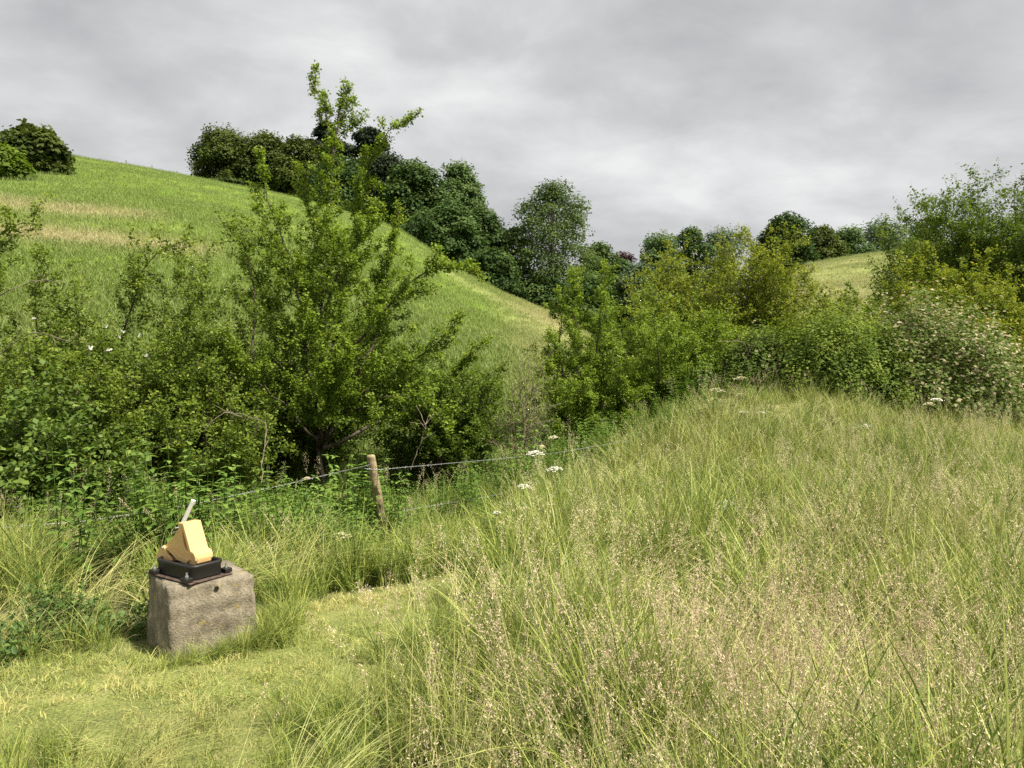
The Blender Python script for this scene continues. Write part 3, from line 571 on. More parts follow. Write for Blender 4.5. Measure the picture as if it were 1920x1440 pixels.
def build_pump():
    a = np.array((-.83, .5578)); b = np.array((.5578, .83)); z0 = BZ+.389
    # local x = s (from the nose backwards), local y: w, z up.  x axis -> a, y axis -> -b is left-handed, so w runs along (-y)
    O = np.array((-1.735, 4.105)); root = empty('pasture_pump', (O[0], O[1], z0), 'yellow and black cattle-operated water pump bolted on the concrete block', 'water pump', rz=math.atan2(a[1], a[0]))
    # in this frame local +y = rotate a by 90deg = (-.6,-.8) = -b ; w measured along b -> y = -w
    def P(poly, w0, w1): return (poly, -w1, -w0)
    bm_obj('base_plate', [P([(-.0, 0), (.43, 0), (.43, .006), (0, .006)], 0, .27)], RUST, root, .0015)
    def rr(x0, x1, y0, y1, r, n=5):
        pts = []
        for cx, cy, s in ((x1-r, y1-r, 0), (x0+r, y1-r, 90), (x0+r, y0+r, 180), (x1-r, y0+r, 270)):
            for k in range(n): t = R(s+90*k/(n-1)); pts.append((cx+r*math.cos(t), cy+r*math.sin(t)))
        return np.array(pts)
    bw = MB(); prof = [(.000, .012, .010), (.0, .016, 0.0), (.004, .06, 0), (-.003, .074, 0), (-.003, .084, 0), (.003, .089, 0), (.012, .088, 0), (.016, .078, 0), (.020, .03, 0), (.06, .022, 0)]
    rings = []
    for ins, h, _ in prof:
        p = rr(.03+ins, .385-ins, .03+ins, .24-ins, max(.012, .045-ins)); rings.append(np.stack([p[:, 0], -p[:, 1], np.full(len(p), h)], 1))
    n = len(rings[0]); q = [(k*n+i, k*n+(i+1) % n, (k+1)*n+(i+1) % n, (k+1)*n+i) for k in range(len(prof)-1) for i in range(n)]
    bw.add(np.concatenate(rings), [t[::-1] for t in q]); c = np.concatenate([rings[-1], rings[-1].mean(0)[None]]); bw.add(c, None, [((i+1) % n, i, n) for i in range(n)][::-1])
    bowl = bw.obj('bowl', BLK, root, smooth=True)
    for s, w in ((.045, .012), (.35, .012), (.045, .258), (.35, .258)):
        bm_obj('lug', [P([(s-.028, .007), (s+.028, .007), (s+.026, .032), (s-.026, .032)], w-.022, w+.022)], BLK, bowl, .004)
        bo = MB(); tube(bo, [(s, -w, .03), (s, -w, .058)], .0055, .0055, 8); tube(bo, [(s, -w, .032), (s, -w, .042)], .0105, .0105, 6); bo.obj('bolt', ZINC, root)
    q_ = np.array((.085, 0)); w0, w1 = .085, .185
    def sh(poly): return [(s*1.04+.075, h) for s, h in poly]
    low = sh([(.012, .072), (-.006, .086), (-.010, .112), (-.002, .138), (.012, .148), (.034, .150), (.052, .146), (.075, .142), (.098, .150), (.115, .175), (.124, .215), (.130, .272), (.136, .284), (.15, .285), (.165, .262), (.225, .195), (.290, .148), (.296, .132), (.284, .126), (.262, .130), (.238, .126), (.205, .110), (.165, .088), (.115, .083), (.075, .080), (.045, .072)])
    top = sh([(-.006, .10), (-.006, .125), (.004, .141), (.018, .149), (.036, .152), (.102, .292), (.106, .299), (.150, .297), (.155, .290), (.15, .280), (.118, .275), (.06, .15), (.04, .135), (.02, .13)])
    lev = bm_obj('lever', [P(low, w0+.005, w1-.005), P(top, w0-.006, w1+.006)], YEL, root, .007, 3)
    side = sh([(.05, .10), (.098, .108), (.145, .122), (.20, .145), (.27, .142), (.276, .130), (.24, .124), (.205, .108), (.165, .085), (.115, .081), (.075, .078)])
    bm_obj('lever_flange', [P(side, w0-.007, w1+.007)], YEL, lev, .003)
    hb = sh([(.283, .150), (.298, .146), (.352, .088), (.366, .074), (.35, .068), (.215, .068), (.205, .076), (.215, .092), (.245, .105), (.266, .130)])
    br = bm_obj('hinge_bracket', [P(hb, .075, .09), P(hb, .18, .195), P(sh([(.292, .146), (.300, .146), (.368, .078), (.364, .066), (.352, .070)]), .09, .18), P(sh([(.21, .069), (.355, .069), (.355, .077), (.21, .077)]), .09, .18)], YEL, root, .003)
    pn = MB(); ps, ph = .286*1.04+.075, .138; tube(pn, [(ps, -.066, ph), (ps, -.204, ph)], .007, .007, 10); pn.obj('hinge_pin', ZINC, br)
    for s_, h_ in ((.175, .262), (.192, .236)):
        k = MB(); s2 = s_*1.04+.075; tube(k, [(s2, -.078, h_), (s2, -.192, h_)], .0055, .0055, 8); k.obj('bolt', ZINC, lev)
    # white pipe rising behind the top of the lever
    top_w = np.array((-1.8315, 4.385, CAMZ-(938-680)/F*4.385)); bot_w = np.array((-1.905, 4.40, CAMZ-(985-680)/F*4.40))
    def loc(p):
        d = p[:2]-O; return np.array((d@a, d@np.array((-a[1], a[0])), p[2]-z0))
    pp = MB(); tube(pp, [loc(bot_w), loc(bot_w*.5+top_w*.5), loc(top_w)], .0125, .0125, 12); pp.obj('outlet_pipe', WHT, root, smooth=False)
    pp = MB(); tube(pp, [(.24, -.135, .03), (.25, -.125, .12), loc(bot_w)*.5+np.array((.125, -.06, .06)), loc(bot_w)], .009, .009, 8); pp.obj('pump_rod', ZINC, root)
build_pump()

# ------------------------------------------------------------------ wire fence
WIRE = plainmat('galvanised_wire', (.42, .42, .42), .45, .7); POSTW = barkmat('pale_weathered_wood', (.17, .125, .065), (.36, .29, .17), 30)
def build_fence():
    rng = np.random.default_rng(12)
    pb = at(722, 1060, 7.9); pb[2] = gz(pb[0], 7.9); pt = at(695, 852, 7.8)
    root = empty('wire_fence', pb, 'barbed wire fence strung on a leaning round wooden post in front of the hedge', 'fence')
    m = MB(); mid = (pb+pt)/2+np.array((.02, 0, 0)); pts, _ = resample([pb-np.array((0, 0, .2)), pb, mid, pt-(pt-pb)*.02], 14); pts -= pb
    rad = np.linspace(.056, .043, 14); tube(m, pts, rad, 0, 14); k = 14
    tg = unit(pts[-1]-pts[-2]); tube(m, [pts[-1], pts[-1]+tg*.012, pts[-1]+tg*.018], np.array((.043, .039, .026)), 0, 14)
    post = m.obj('post', POSTW, root, smooth=True)
    for u, v, Y in ((1318, 800, 13.6), (-420, 1000, 5.6)):
        p = at(u, v, Y); b2 = np.array((p[0], p[1], float(gz(p[0], p[1])))); m = MB(); tube(m, [b2-pb-np.array((0, 0, .2)), p-pb+np.array((0, 0, .12))], .055, .05, 12); m.obj('post', POSTW, root, smooth=True)
    def wire(pl, r=.0016):
        pts, L = resample(pl, 80); pts -= pb; w = MB(); t = np.linspace(0, L*60, len(pts))
        n = int(L*80); P = np.stack([np.interp(np.linspace(0, 1, n), np.linspace(0, 1, 80), pts[:, c]) for c in range(3)], 1)
        ph = np.arange(n)*.9
        for s in (0, math.pi): tube(w, P+.0022*np.stack([np.cos(ph+s)*.6, -np.cos(ph+s)*.6, np.sin(ph+s)], 1), r, r, 4, cap=False)
        o = w.obj('barbed_wire', WIRE, root); bb = MB()
        for d in np.arange(.06, L, .11):
            f = d/L*(n-1); c = P[int(f)]
            for _ in range(2):
                dr = unit(rng.normal(size=3)); tube(bb, [c-dr*.016, c+dr*.016], .0019, .0012, 4)
        bb.obj('barb', WIRE, o)['kind'] = 'stuff'
    fr = np.array((0, -.050, 0))
    wire([at(-420, 1040, 5.6), at(-100, 1006, 5.95), at(0, 990, 6.2), at(160, 977, 6.6), at(330, 952, 7.0), at(520, 912, 7.45), at(640, 884, 7.7), at(688, 872, 7.78)+fr, at(703, 868, 7.77)+fr*.9])
    wire([at(684, 877, 7.80)+fr, at(702, 880, 7.80)+fr, at(760, 876, 8.0), at(850, 868, 8.6), at(920, 862, 9.2), at(1050, 848, 10.4), at(1200, 822, 12.0), at(1318, 800, 13.6)])
    wire([at(-420, 1150, 5.6), at(0, 1090, 6.2), at(400, 1020, 7.1), at(700, 965, 7.86)+fr, at(920, 930, 9.2), at(1200, 872, 12.0), at(1318, 845, 13.6)], .0013)
build_fence()

# ------------------------------------------------------------------ grasses: tuft kinds scattered by geometry nodes, one stuff object each
def grassmat(name, green, straw_, seed_, trans=.2, tipstraw=.35):
    m, nt, N, L, b, out = newmat(name)
    def attr(n, t='GEOMETRY'): x_ = N.new('ShaderNodeAttribute'); x_.attribute_name = n; x_.attribute_type = t; return x_.outputs['Fac']
    def mixc(f, c1, c2):
        x_ = N.new('ShaderNodeMix'); x_.data_type = 'RGBA'
        L.new(f, x_.inputs[0]) if not isinstance(f, float) else setattr(x_.inputs[0], 'default_value', f)
        for i, c in ((6, c1), (7, c2)):
            if isinstance(c, tuple): x_.inputs[i].default_value = (*c, 1)
            else: L.new(c, x_.inputs[i])
        return x_.outputs[2]
    def math_(op, a_, b_):
        x_ = N.new('ShaderNodeMath'); x_.operation = op; x_.use_clamp = True
        for i, c in ((0, a_), (1, b_)):
            if isinstance(c, (float, int)): x_.inputs[i].default_value = c
            else: L.new(c, x_.inputs[i])
        return x_.outputs[0]
    dry = attr('dry', 'INSTANCER'); rn = attr('r'); kind = attr('k')
    r = ramp(N, [(0, green[0]), (.5, green[1]), (1, green[2])]); L.new(rn, r.inputs[0])
    dd = math_('ADD', math_('MULTIPLY', rn, .45), math_('SUBTRACT', dry, .22)); base = mixc(dd, r.outputs[0], straw_)
    sr = ramp(N, [(0, seed_[0]), (.5, seed_[1]), (1, seed_[2])])
    tint = attr('tint', 'INSTANCER'); L.new(math_('ADD', math_('MULTIPLY', rn, .3), math_('MULTIPLY', tint, .7)), sr.inputs[0])
    col = mixc(kind, base, sr.outputs[0])
    b.inputs['Roughness'].default_value = .55; b.inputs['Specular IOR Level'].default_value = .3
    L.new(col, b.inputs['Base Color']); tr = N.new('ShaderNodeBsdfTranslucent'); L.new(col, tr.inputs[0])
    mx = N.new('ShaderNodeMixShader'); mx.inputs[0].default_value = trans; L.new(b.outputs[0], mx.inputs[1]); L.new(tr.outputs[0], mx.inputs[2]); L.new(mx.outputs[0], out.inputs[0])
    return m
GREEN = [(.04, .10, .010), (.135, .235, .018), (.31, .41, .04)]
STRAW = (.56, .51, .20); SEED = [(.68, .64, .33), (.62, .53, .34), (.44, .26, .23)]
GM = grassmat('meadow_grass_blade', GREEN, STRAW, SEED)
def blades(mb, rng, n, h, w, rad, lean=(0, 0), bend=.5, seg=5, k=0.):
    a = rng.random(n)*2*math.pi; rr = rad*np.sqrt(rng.random(n)); base = np.stack([rr*np.cos(a), rr*np.sin(a), np.zeros(n)], 1)
    az = rng.random(n)*2*math.pi; hh = h*(.5+.6*rng.random(n)); bd = bend*(.25+1.1*rng.random(n))
    ld = np.stack([np.cos(az)*bd+lean[0], np.sin(az)*bd+lean[1], np.zeros(n)], 1); t = np.linspace(0, 1, seg+1)
    ln = np.linalg.norm(ld, axis=1)
    pos = base[:, None]+ld[:, None]*(hh[:, None]*(t*.25+.75*t**2))[..., None]
    pos[..., 2] += hh[:, None]*(t[None]-.42*np.minimum(ln, 1.6)[:, None]*t[None]**2.2)
    sdv = unit(np.stack([-ld[:, 1], ld[:, 0], np.zeros(n)], 1)+rng.normal(size=(n, 3))*.35)
    ww = (w*(.6+.7*rng.random(n)))[:, None]*np.clip(1.02-t**1.6, .04, 1)[None]
    v = np.stack([pos+sdv[:, None]*ww[..., None]*.5, pos-sdv[:, None]*ww[..., None]*.5], 2).reshape(n, -1, 3)
    idx = np.arange(seg)*2; q1 = np.stack([idx, idx+1, idx+3, idx+2], 1); q = (np.arange(n)*(seg+1)*2)[:, None, None]+q1[None]
    mb.add(v.reshape(-1, 3), q.reshape(-1, 4), r=np.repeat(rng.random(n), seg), k=k); return pos
def panicle(mb, rng, pos, n_sp, length, width, sz, k=1.):
    """spikelets round the top of each stem line pos (n, seg, 3)"""
    n = len(pos); tip = pos[:, -1]; dr = unit(pos[:, -1]-pos[:, -2]); t = rng.random((n, n_sp))
    prof = np.sin(np.pi*np.clip(t*.85+.12, 0, 1))*width
    off = rng.normal(size=(n, n_sp, 3)); off -= dr[:, None]*np.sum(off*dr[:, None], 2, keepdims=True); off = unit(off)*(prof*rng.random((n, n_sp))**.6)[..., None]
    C = (tip[:, None]-dr[:, None]*(t*length)[..., None]+off+dr[:, None]*(.03*np.linalg.norm(off, axis=2)/max(width, .01))[..., None]).reshape(-1, 3)
    m = len(C); d = unit(np.repeat(dr, n_sp, 0)+rng.normal(size=(m, 3))*.55); s = unit(np.cross(d, rng.normal(size=(m, 3)))); L = (sz*(.6+.6*rng.random(m)))[:, None]; W = L*.3
    v = np.stack([C, C+d*L*.4+s*W*.5, C+d*L, C+d*L*.4-s*W*.5], 1); mb.add(v.reshape(-1, 3), np.arange(m*4).reshape(m, 4), r=rng.random(m), k=k)
LIB = {}
def lib(kind, makers, mat):
    c = bpy.data.collections.new(kind+'_kinds')
    for i, fn in enumerate(makers):
        mb = MB(); fn(mb, np.random.default_rng(100+i+len(LIB)*17)); o = mb.obj(f'{kind}_tuft_{chr(97+i)}', mat, link=False); c.objects.link(o)
    LIB[kind] = (c, len(makers))
def scatter(name, kind, x, y, scale, rng, tilt=.12, zr=None, dry=None, tint=None, zoff=0., label=None, wind=(.0, .0)):
    c, nk = LIB[kind]; n = len(x); me = bpy.data.meshes.new(name); me.vertices.add(n)
    me.vertices.foreach_set('co', np.stack([x, y, gz(x, y)+zoff], 1).astype(np.float32).ravel())
    def A(nm, ty, val):
        a_ = me.attributes.new(nm, ty, 'POINT'); a_.data.foreach_set('vector' if ty == 'FLOAT_VECTOR' else 'value', np.asarray(val, np.int32 if ty == 'INT' else np.float32).ravel())
    rot = np.stack([rng.normal(size=n)*tilt+wind[1], rng.normal(size=n)*tilt+wind[0], rng.random(n)*2*math.pi if zr is None else zr], 1)
    A('rot', 'FLOAT_VECTOR', rot); A('scl', 'FLOAT', scale); A('idx', 'INT', rng.integers(0, nk, n))
    A('dry', 'FLOAT', np.zeros(n) if dry is None else dry); A('tint', 'FLOAT', rng.random(n) if tint is None else tint)
    o = bpy.data.objects.new(name, me); COL.objects.link(o); setp(o, label, None, None, 'stuff')
    g = bpy.data.node_groups.new(name+'_scatter', 'GeometryNodeTree'); g.interface.new_socket('Geometry', in_out='INPUT', socket_type='NodeSocketGeometry'); g.interface.new_socket('Geometry', in_out='OUTPUT', socket_type='NodeSocketGeometry')
    N = g.nodes.new; L = g.links.new; gi = N('NodeGroupInput'); go = N('NodeGroupOutput'); ip = N('GeometryNodeInstanceOnPoints'); ci = N('GeometryNodeCollectionInfo')
    ci.inputs['Collection'].default_value = c; ci.inputs['Separate Children'].default_value = True; ci.inputs['Reset Children'].default_value = True; ip.inputs['Pick Instance'].default_value = True
    def na(nm, ty): q = N('GeometryNodeInputNamedAttribute'); q.data_type = ty; q.inputs['Name'].default_value = nm; return q.outputs['Attribute']
    L(gi.outputs[0], ip.inputs['Points']); L(ci.outputs[0], ip.inputs['Instance']); L(na('rot', 'FLOAT_VECTOR'), ip.inputs['Rotation']); L(na('scl', 'FLOAT'), ip.inputs['Scale']); L(na('idx', 'INT'), ip.inputs['Instance Index']); L(ip.outputs[0], go.inputs[0])
    md = o.modifiers.new('scatter', 'NODES'); md.node_group = g; return o
lib('leafy_grass', [lambda m, r, h=h, b=b: blades(m, r, 36, h, .0085, .09, bend=b) for h, b in ((.5, .5), (.62, .7), (.42, .9), (.7, .45))], GM)
def flowering(m, r, h, nst, width, length, nsp, sz, bend=.28):
    blades(m, r, 6, h*.55, .005, .08, bend=.6); p = blades(m, r, nst, h, .0042, .10, bend=bend, seg=6, k=.25); panicle(m, r, p, nsp, length, width, sz)
lib('flowering_grass', [lambda m, r: flowering(m, r, .92, 3, .022, .17, 110, .009), lambda m, r: flowering(m, r, .80, 4, .013, .11, 90, .0095), lambda m, r: flowering(m, r, 1.0, 3, .034, .21, 120, .0095),
                        lambda m, r: flowering(m, r, .72, 4, .016, .13, 85, .0085), lambda m, r: flowering(m, r, .86, 2, .040, .19, 170, .009)], GM)
def rye(m, r, h, n, lean):
    blades(m, r, 8, h*.5, .0045, .1, lean=(lean*.4, 0), bend=.6); p = blades(m, r, n, h, .0055, .16, lean=(lean, 0), bend=.35, seg=7, k=.2); panicle(m, r, p[:n//2], 26, .17, .004, .008, .6)
lib('rye_grass', [lambda m, r, h=h, l=l: rye(m, r, h, 12, l) for h, l in ((.7, .55), (.85, .9), (.65, .4), (.8, 1.2))], GM)
lib('short_grass', [lambda m, r, h=h: blades(m, r, 40, h, .0042, .09, bend=.9, seg=3) for h in (.05, .075, .10)], GM)
def distant(m, r, h): blades(m, r, 30, h, .016, .6, bend=.6, seg=3)
HG = grassmat('hill_grass_blade', [(.09, .165, .02), (.15, .245, .03), (.205, .295, .045)], (.42, .385, .20), SEED, trans=.3)
lib('hill_grass', [lambda m, r, h=h: distant(m, r, h) for h in (.2, .27, .16)], HG)
def nettle(m, r, h):
    for _ in range(5):
        a = r.random()*6.28; p0 = np.array((math.cos(a), math.sin(a), 0))*.16*r.random(); d = np.array((r.normal()*.16, r.normal()*.16, 1.)); hh = h*(.6+.5*r.random())
        st = p0+d*np.linspace(0, hh, 6)[:, None]; tube(m, st, .004, .0025, 3, cap=False, v=.3)
        for z in np.arange(.12, 1.0, .085):
            c = p0+d*hh*z; a0 = r.random()*6.28; s = .085*(1.15-.65*z)
            for j in range(2+int(r.random()*2)):
                aa = a0+j*(2.2+.5*r.random()); o = np.array((math.cos(aa), math.sin(aa), .25-.3*r.random())); sd_ = np.array((-math.sin(aa), math.cos(aa), 0))
                m.add([c, c+o*s*.45+sd_*s*.3, c+o*s*1.2+np.array((0, 0, -.3*s)), c+o*s*.45-sd_*s*.3], [(0, 1, 2, 3)], v=np.clip(.2+.45*r.random()+.35*z, 0, 1))
lib('nettle', [lambda m, r, h=h: nettle(m, r, h) for h in (.8, 1.0, .65)], LM['nettle'])
def lowweed(m, r, h):
    n = 150; rr = .2*np.sqrt(r.random(n)); a = r.random(n)*6.28; P = np.stack([rr*np.cos(a), rr*np.sin(a), h*(.15+.85*r.random(n))*(1-.5*(rr/.2)**2)], 1)
    leafquads(m, P, .033, r, up=1., aspect=.9, fine=True, v=np.clip(.15+.6*r.random(n)+.2*P[:, 2]/h, 0, 1))
    for i in range(0, n, 4): tube(m, [(P[i, 0]*.4, P[i, 1]*.4, 0), P[i]], .002, .0015, 3, cap=False, v=.25)
lib('low_weed', [lambda m, r, h=h: lowweed(m, r, h) for h in (.28, .4, .2)], LM['weed'])

rng = np.random.default_rng(77)
def sample(n, y0, y1, power=1.6, pad=160):
    """ground points between two distances, denser close by"""
    y = (y0**(2-power)+(y1**(2-power)-y0**(2-power))*rng.random(n))**(1/(2-power)); u = -pad+(1920+2*pad)*rng.random(n); return (u-CU)/F*y, y
BC = np.array((-1.80, 4.36))
def fence_side(x, y):          # > 0 beyond the fence line
    return (y-7.9)-(x+1.5)*np.where(x < -1.5, .68, 1.12)
def blockfree(x, y, m=.0):
    c, s = math.cos(R(39)), math.sin(R(39)); dx, dy = x+1.82, y-4.05; lx, ly = c*dx+s*dy, -s*dx+c*dy
    return ~((lx > -.03-m) & (lx < .47+m) & (ly > -.03-m) & (ly < .45+m))
def zones(x, y):
    p = patch(x, y); fs = fence_side(x, y)
    tall = sstep(-.9, 1.0, x-.32*(y-3.0)*0+.0*(y)) # 0 at left, 1 at right
    return p, fs, tall
# tall leafy meadow
front_block = lambda x, y: np.hypot((x+1.72)/.85, (y-3.7)/.55) < 1
def thin(x, y): return (1-sstep(-.9, .5, x+.25*(y-3)))*(1-sstep(4.3, 5.2, y))   # the thin short sward at near left
x, y = sample(13500, 1.25, 17, 1.35); p, fs, tall = zones(x, y); th = thin(x, y); cl = .5*wob(x, y, 2.6, 1.)+.5*wob(x, y, 5.3, .2)
k = (p < .35+.2*rng.random(len(x))) & (fs < np.where(x > .3, -.7+2.4*rng.random(len(x))**1.5, 2.2)) & blockfree(x, y) & (rng.random(len(x)) < (.62+.38*(y > 5))*(1-.4*th)*np.maximum(sstep(-.42, .22, cl), .6*(y > 8.5))) & ~front_block(x, y)
x, y, th, tl, cl = x[k], y[k], th[k], tall[k], cl[k]
scatter('meadow_grass', 'leafy_grass', x, y, (.75+.5*rng.random(len(x))+.3*cl+.12*wob(x, y, .8))*(1-.3*np.exp(-((x-4.3)/2.2)**2-((y-13.2)/2.6)**2))*(1-.5*th)*(1-.15*(1-tl)), rng, .18, dry=np.clip(.02+.2*wob(x, y, .9)+.22*wob(x, y, 2.7, 1.)+.2*th+.08*tl+.15*tl*sstep(5, 12, y)*sstep(1, 4, x), 0, 1), label='long green meadow grass across the field')
x, y = sample(10500, 1.3, 17, 1.15); p, fs, tall = zones(x, y); th = thin(x, y)
k = (p < .15) & (fs < np.where(x > .3, -.6+2.*rng.random(len(x)), 1.9)) & blockfree(x, y, .03) & (rng.random(len(x)) < .8*(.12+.88*np.maximum(tall, .45*sstep(-1., 0, fs)))*(1-.8*th)*(.12+.88*sstep(-.1, .75, wob(x, y, 1.5, 2.)+.6*wob(x, y, 3.7, .5)))) & ~front_block(x, y)
x, y, tl = x[k], y[k], tall[k]
scatter('seeding_grass', 'flowering_grass', x, y, (.72+.4*rng.random(len(x)))*(1-.3*np.exp(-((x-4.3)/2.2)**2-((y-13.2)/2.6)**2)), rng, .16, dry=np.clip(.3+.3*wob(x, y, .7, 1.)+.18*tl, 0, 1), tint=np.clip(.08+.5*np.maximum(0, wob(x, y, 1.1, 3.))+.7*np.exp(-((x-1.3)/.6)**2-((y-2.7)/.6)**2)+.3*(rng.random(len(x))-.4)+.08*(1-sstep(3, 7, y)), 0, 1), label='flowering meadow grass with pinkish and straw seed heads')
x, y = sample(6000, 1.3, 12, 1.35); p, fs, tall = zones(x, y); th = thin(x, y)
k = ((p < .15) | (rng.random(len(x)) < .04)) & (rng.random(len(x)) < 1-.6*th) & (fs < -.2) & blockfree(x, y, .05) & (rng.random(len(x)) < np.maximum(.55+.45*wob(x, y, 1.7, 1.2), .75*th)) & (np.hypot((x+1.72)/.6, (y-3.75)/.42) > 1)
x, y, th = x[k], y[k], th[k]; scatter('rye_grass', 'rye_grass', x, y, (.62+.4*rng.random(len(x)))*(1-.35*th), rng, .15, zr=.5*wob(x, y, 1.1)+.75*rng.normal(size=len(x))+.3, dry=np.clip(.34+.3*wob(x, y, 1.2)+.2*rng.normal(size=len(x)), 0, 1), tint=.35*rng.random(len(x)), label='wind-bent pale grass stems leaning across the field')
x, y = sample(17000, 1.8, 8, 1.2); p, fs, tall = zones(x, y); k = ((p > .12) | (thin(x, y) > .5)) & (rng.random(len(x)) < .55+.5*wob(x, y, 4.1)+.35*wob(x, y, 11.)) & blockfree(x, y)
x, y = x[k], y[k]; scatter('short_turf', 'short_grass', x, y, .28+.7*rng.random(len(x))**2, rng, .3, dry=np.clip(.45+.35*wob(x, y, 3.)+.25*rng.normal(size=len(x)), 0, 1), label='trampled short yellowish turf beside the concrete block')
STONE = plainmat('chalk_chip', (.50, .45, .33), .9)
def chip(m, r):
    v = unit(r.normal(size=(10, 3)))*np.array((.018, .013, .006))*(.7+.5*r.random()); import bmesh
    b = bmesh.new(); [b.verts.new(p) for p in v]; bmesh.ops.convex_hull(b, input=b.verts[:]); b.verts.ensure_lookup_table(); b.verts.index_update()
    m.add([q.co for q in b.verts], None, [[q.index for q in f.verts] for f in b.faces if len(f.verts) == 3], r=.5); b.free()
lib('stone_chip', [chip]*5, STONE)
x, y = sample(9000, 2.6, 6.5, 1.2, 60); p = patch(x, y); k = (p > .3) & blockfree(x, y, .02) & (rng.random(len(x)) < 1.1*sstep(.1, .75, wob(x, y, 3.3, 1.7)*.6+.6*wob(x, y, 1.4, 2.)))
x, y = x[k], y[k]; scatter('gravel', 'stone_chip', x, y, .35+1.0*rng.random(len(x))**2, rng, .3, zoff=.004, label='pale stone chips showing through the trampled turf')
# skirts of grass
x = np.concatenate([-1.80+.45*rng.random(46), -1.62+.3*rng.random(30), -1.50+.22*rng.random(40)]); y = np.concatenate([3.98+.72*(x[:46]+1.80)+.07*rng.normal(size=46), 4.08+.75*(x[46:76]+1.62)-.05*rng.random(30), 4.22+.6*rng.random(40)])
k = blockfree(x, y, .01); x, y = x[k], y[k]; scatter('grass_skirt', 'leafy_grass', x, y, (.14+.2*rng.random(len(x)))*(1+.6*sstep(-1.6, -1.35, x)), rng, .3, dry=.45*rng.random(len(x)), label='grass growing up against the foot of the concrete block')
# nettles and weeds along the hedge foot, bushy weeds left of the block
x, y = sample(9000, 5.5, 19, 1.1, 220); fs = fence_side(x, y)
k = (fs > -.25-.35*rng.random(len(x))-1.3*(x < -1.2)*(wob(x, y, 2.1, 1.5) > .05)-1.5*(x > .2)*rng.random(len(x))**1.4) & blockfree(x, y, .15) & (fs < 4.2) & (rng.random(len(x)) < (.62+.35*wob(x, y, 2.3))*(1-.3*(x > .3)))
x, y = x[k], y[k]; scatter('nettle_bed', 'nettle', x, y, (.38+.85*rng.random(len(x)))*(1+.35*wob(x, y, 1.9, .6))*(1-.3*(x > .3))*(1-.42*sstep(.3, 1.4, fence_side(x, y))*sstep(-4.5, -3.2, x)*(1-sstep(-.3, .8, x))), rng, .14, label='nettles and tall weeds along the foot of the hedge')
x, y = sample(2600, 3.2, 7.5, 1.2); p, fs, tall = zones(x, y)
k = (p < .3) & (x < -1.62-.1*(y-4)) & blockfree(x, y, .04) & (np.hypot((x+2.4)/.42, (y-4.3)/.36) < 1.1) & (rng.random(len(x)) < .4+.45*wob(x, y, 6.))
x, y = x[k], y[k]; scatter('leafy_weeds', 'low_weed', x, y, .7+.5*rng.random(len(x)), rng, .15, label='low dark-leaved weeds growing left of the concrete block')
# hillside grass clumps
n = 100000; yy = 12.5*np.exp(rng.random(n)**.9*math.log(150/12.5)); uu = -200+2320*rng.random(n); x = (uu-CU)/F*yy; D = np.interp(uu, DU, DD)
k = (yy < D+3) & ((uu < 1130) | (uu > 1380)); x, yy, uu = x[k], yy[k], uu[k]
z = gz(x, yy); st = straw(x, yy, z); k = fence_side(x, yy) > 3.6; x, yy, st = x[k], yy[k], st[k]
scatter('hill_grass', 'hill_grass', x, yy, (.7+.6*rng.random(len(x))), rng, .12, dry=np.clip(.06+.85*st+.12*wob(x, yy, .5), 0, 1), label='long grass covering the hillside beyond the hedge')

# ------------------------------------------------------------------ white umbel flowers, rose flowers, dead canes
UMB = plainmat('umbel_white', (.80, .78, .68), .7); UMBY = plainmat('umbel_cream', (.62, .58, .36), .7); STEM = plainmat('green_stem', (.14, .19, .05), .6)
def umbel(u, v, Y, w, label, mat=UMB, tilt=0., seed=0):
    rng_ = np.random.default_rng(900+seed); top = at(u, v, Y); g0 = float(gz(top[0], top[1])); h = top[2]-g0; bx = top[0]+rng_.normal()*.04; by = top[1]
    root = empty('hogweed', (bx, by, g0), label, 'wildflower', 'white umbel flowers in the meadow')
    s = MB(); off = top[0]-bx; pts, _ = resample([(0, 0, -.03), (off*.3, 0, h*.5), (off, 0, h-.05)], 8); tube(s, pts, .006, .004, 5, cap=False)
    f = MB(); c0 = pts[-1]
    for i in range(16):
        a = i*2.399; r = w*.5*math.sqrt((i+.3)/16); c = np.array((off+r*math.cos(a), r*math.sin(a), h-.012*(r/(w*.5))**2*3*w/.16+tilt*r*math.cos(a)))
        tube(s, [c0, (c0+c)/2+np.array((0, 0, -.005)), c-np.array((0, 0, .004))], .0018, .0014, 3, cap=False)
        m = 22; aa = rng_.random(m)*6.28; q = w*.13*np.sqrt(rng_.random(m)); P = np.stack([c[0]+q*np.cos(aa), c[1]+q*np.sin(aa), c[2]+.006*rng_.random(m)], 1); leafquads(f, P, .014, rng_, up=2.5, aspect=.9, v=.5)
    for z in (.25, .5):
        for sg in (-1, 1):
            b = pts[int(z*7)]; tube(s, [b, b+np.array((sg*.07, -.03, .05)), b+np.array((sg*.14, -.05, .04))], .003, .002, 3, cap=False)
    s.obj('stem', STEM, root); f.obj('flower_head', mat, root)
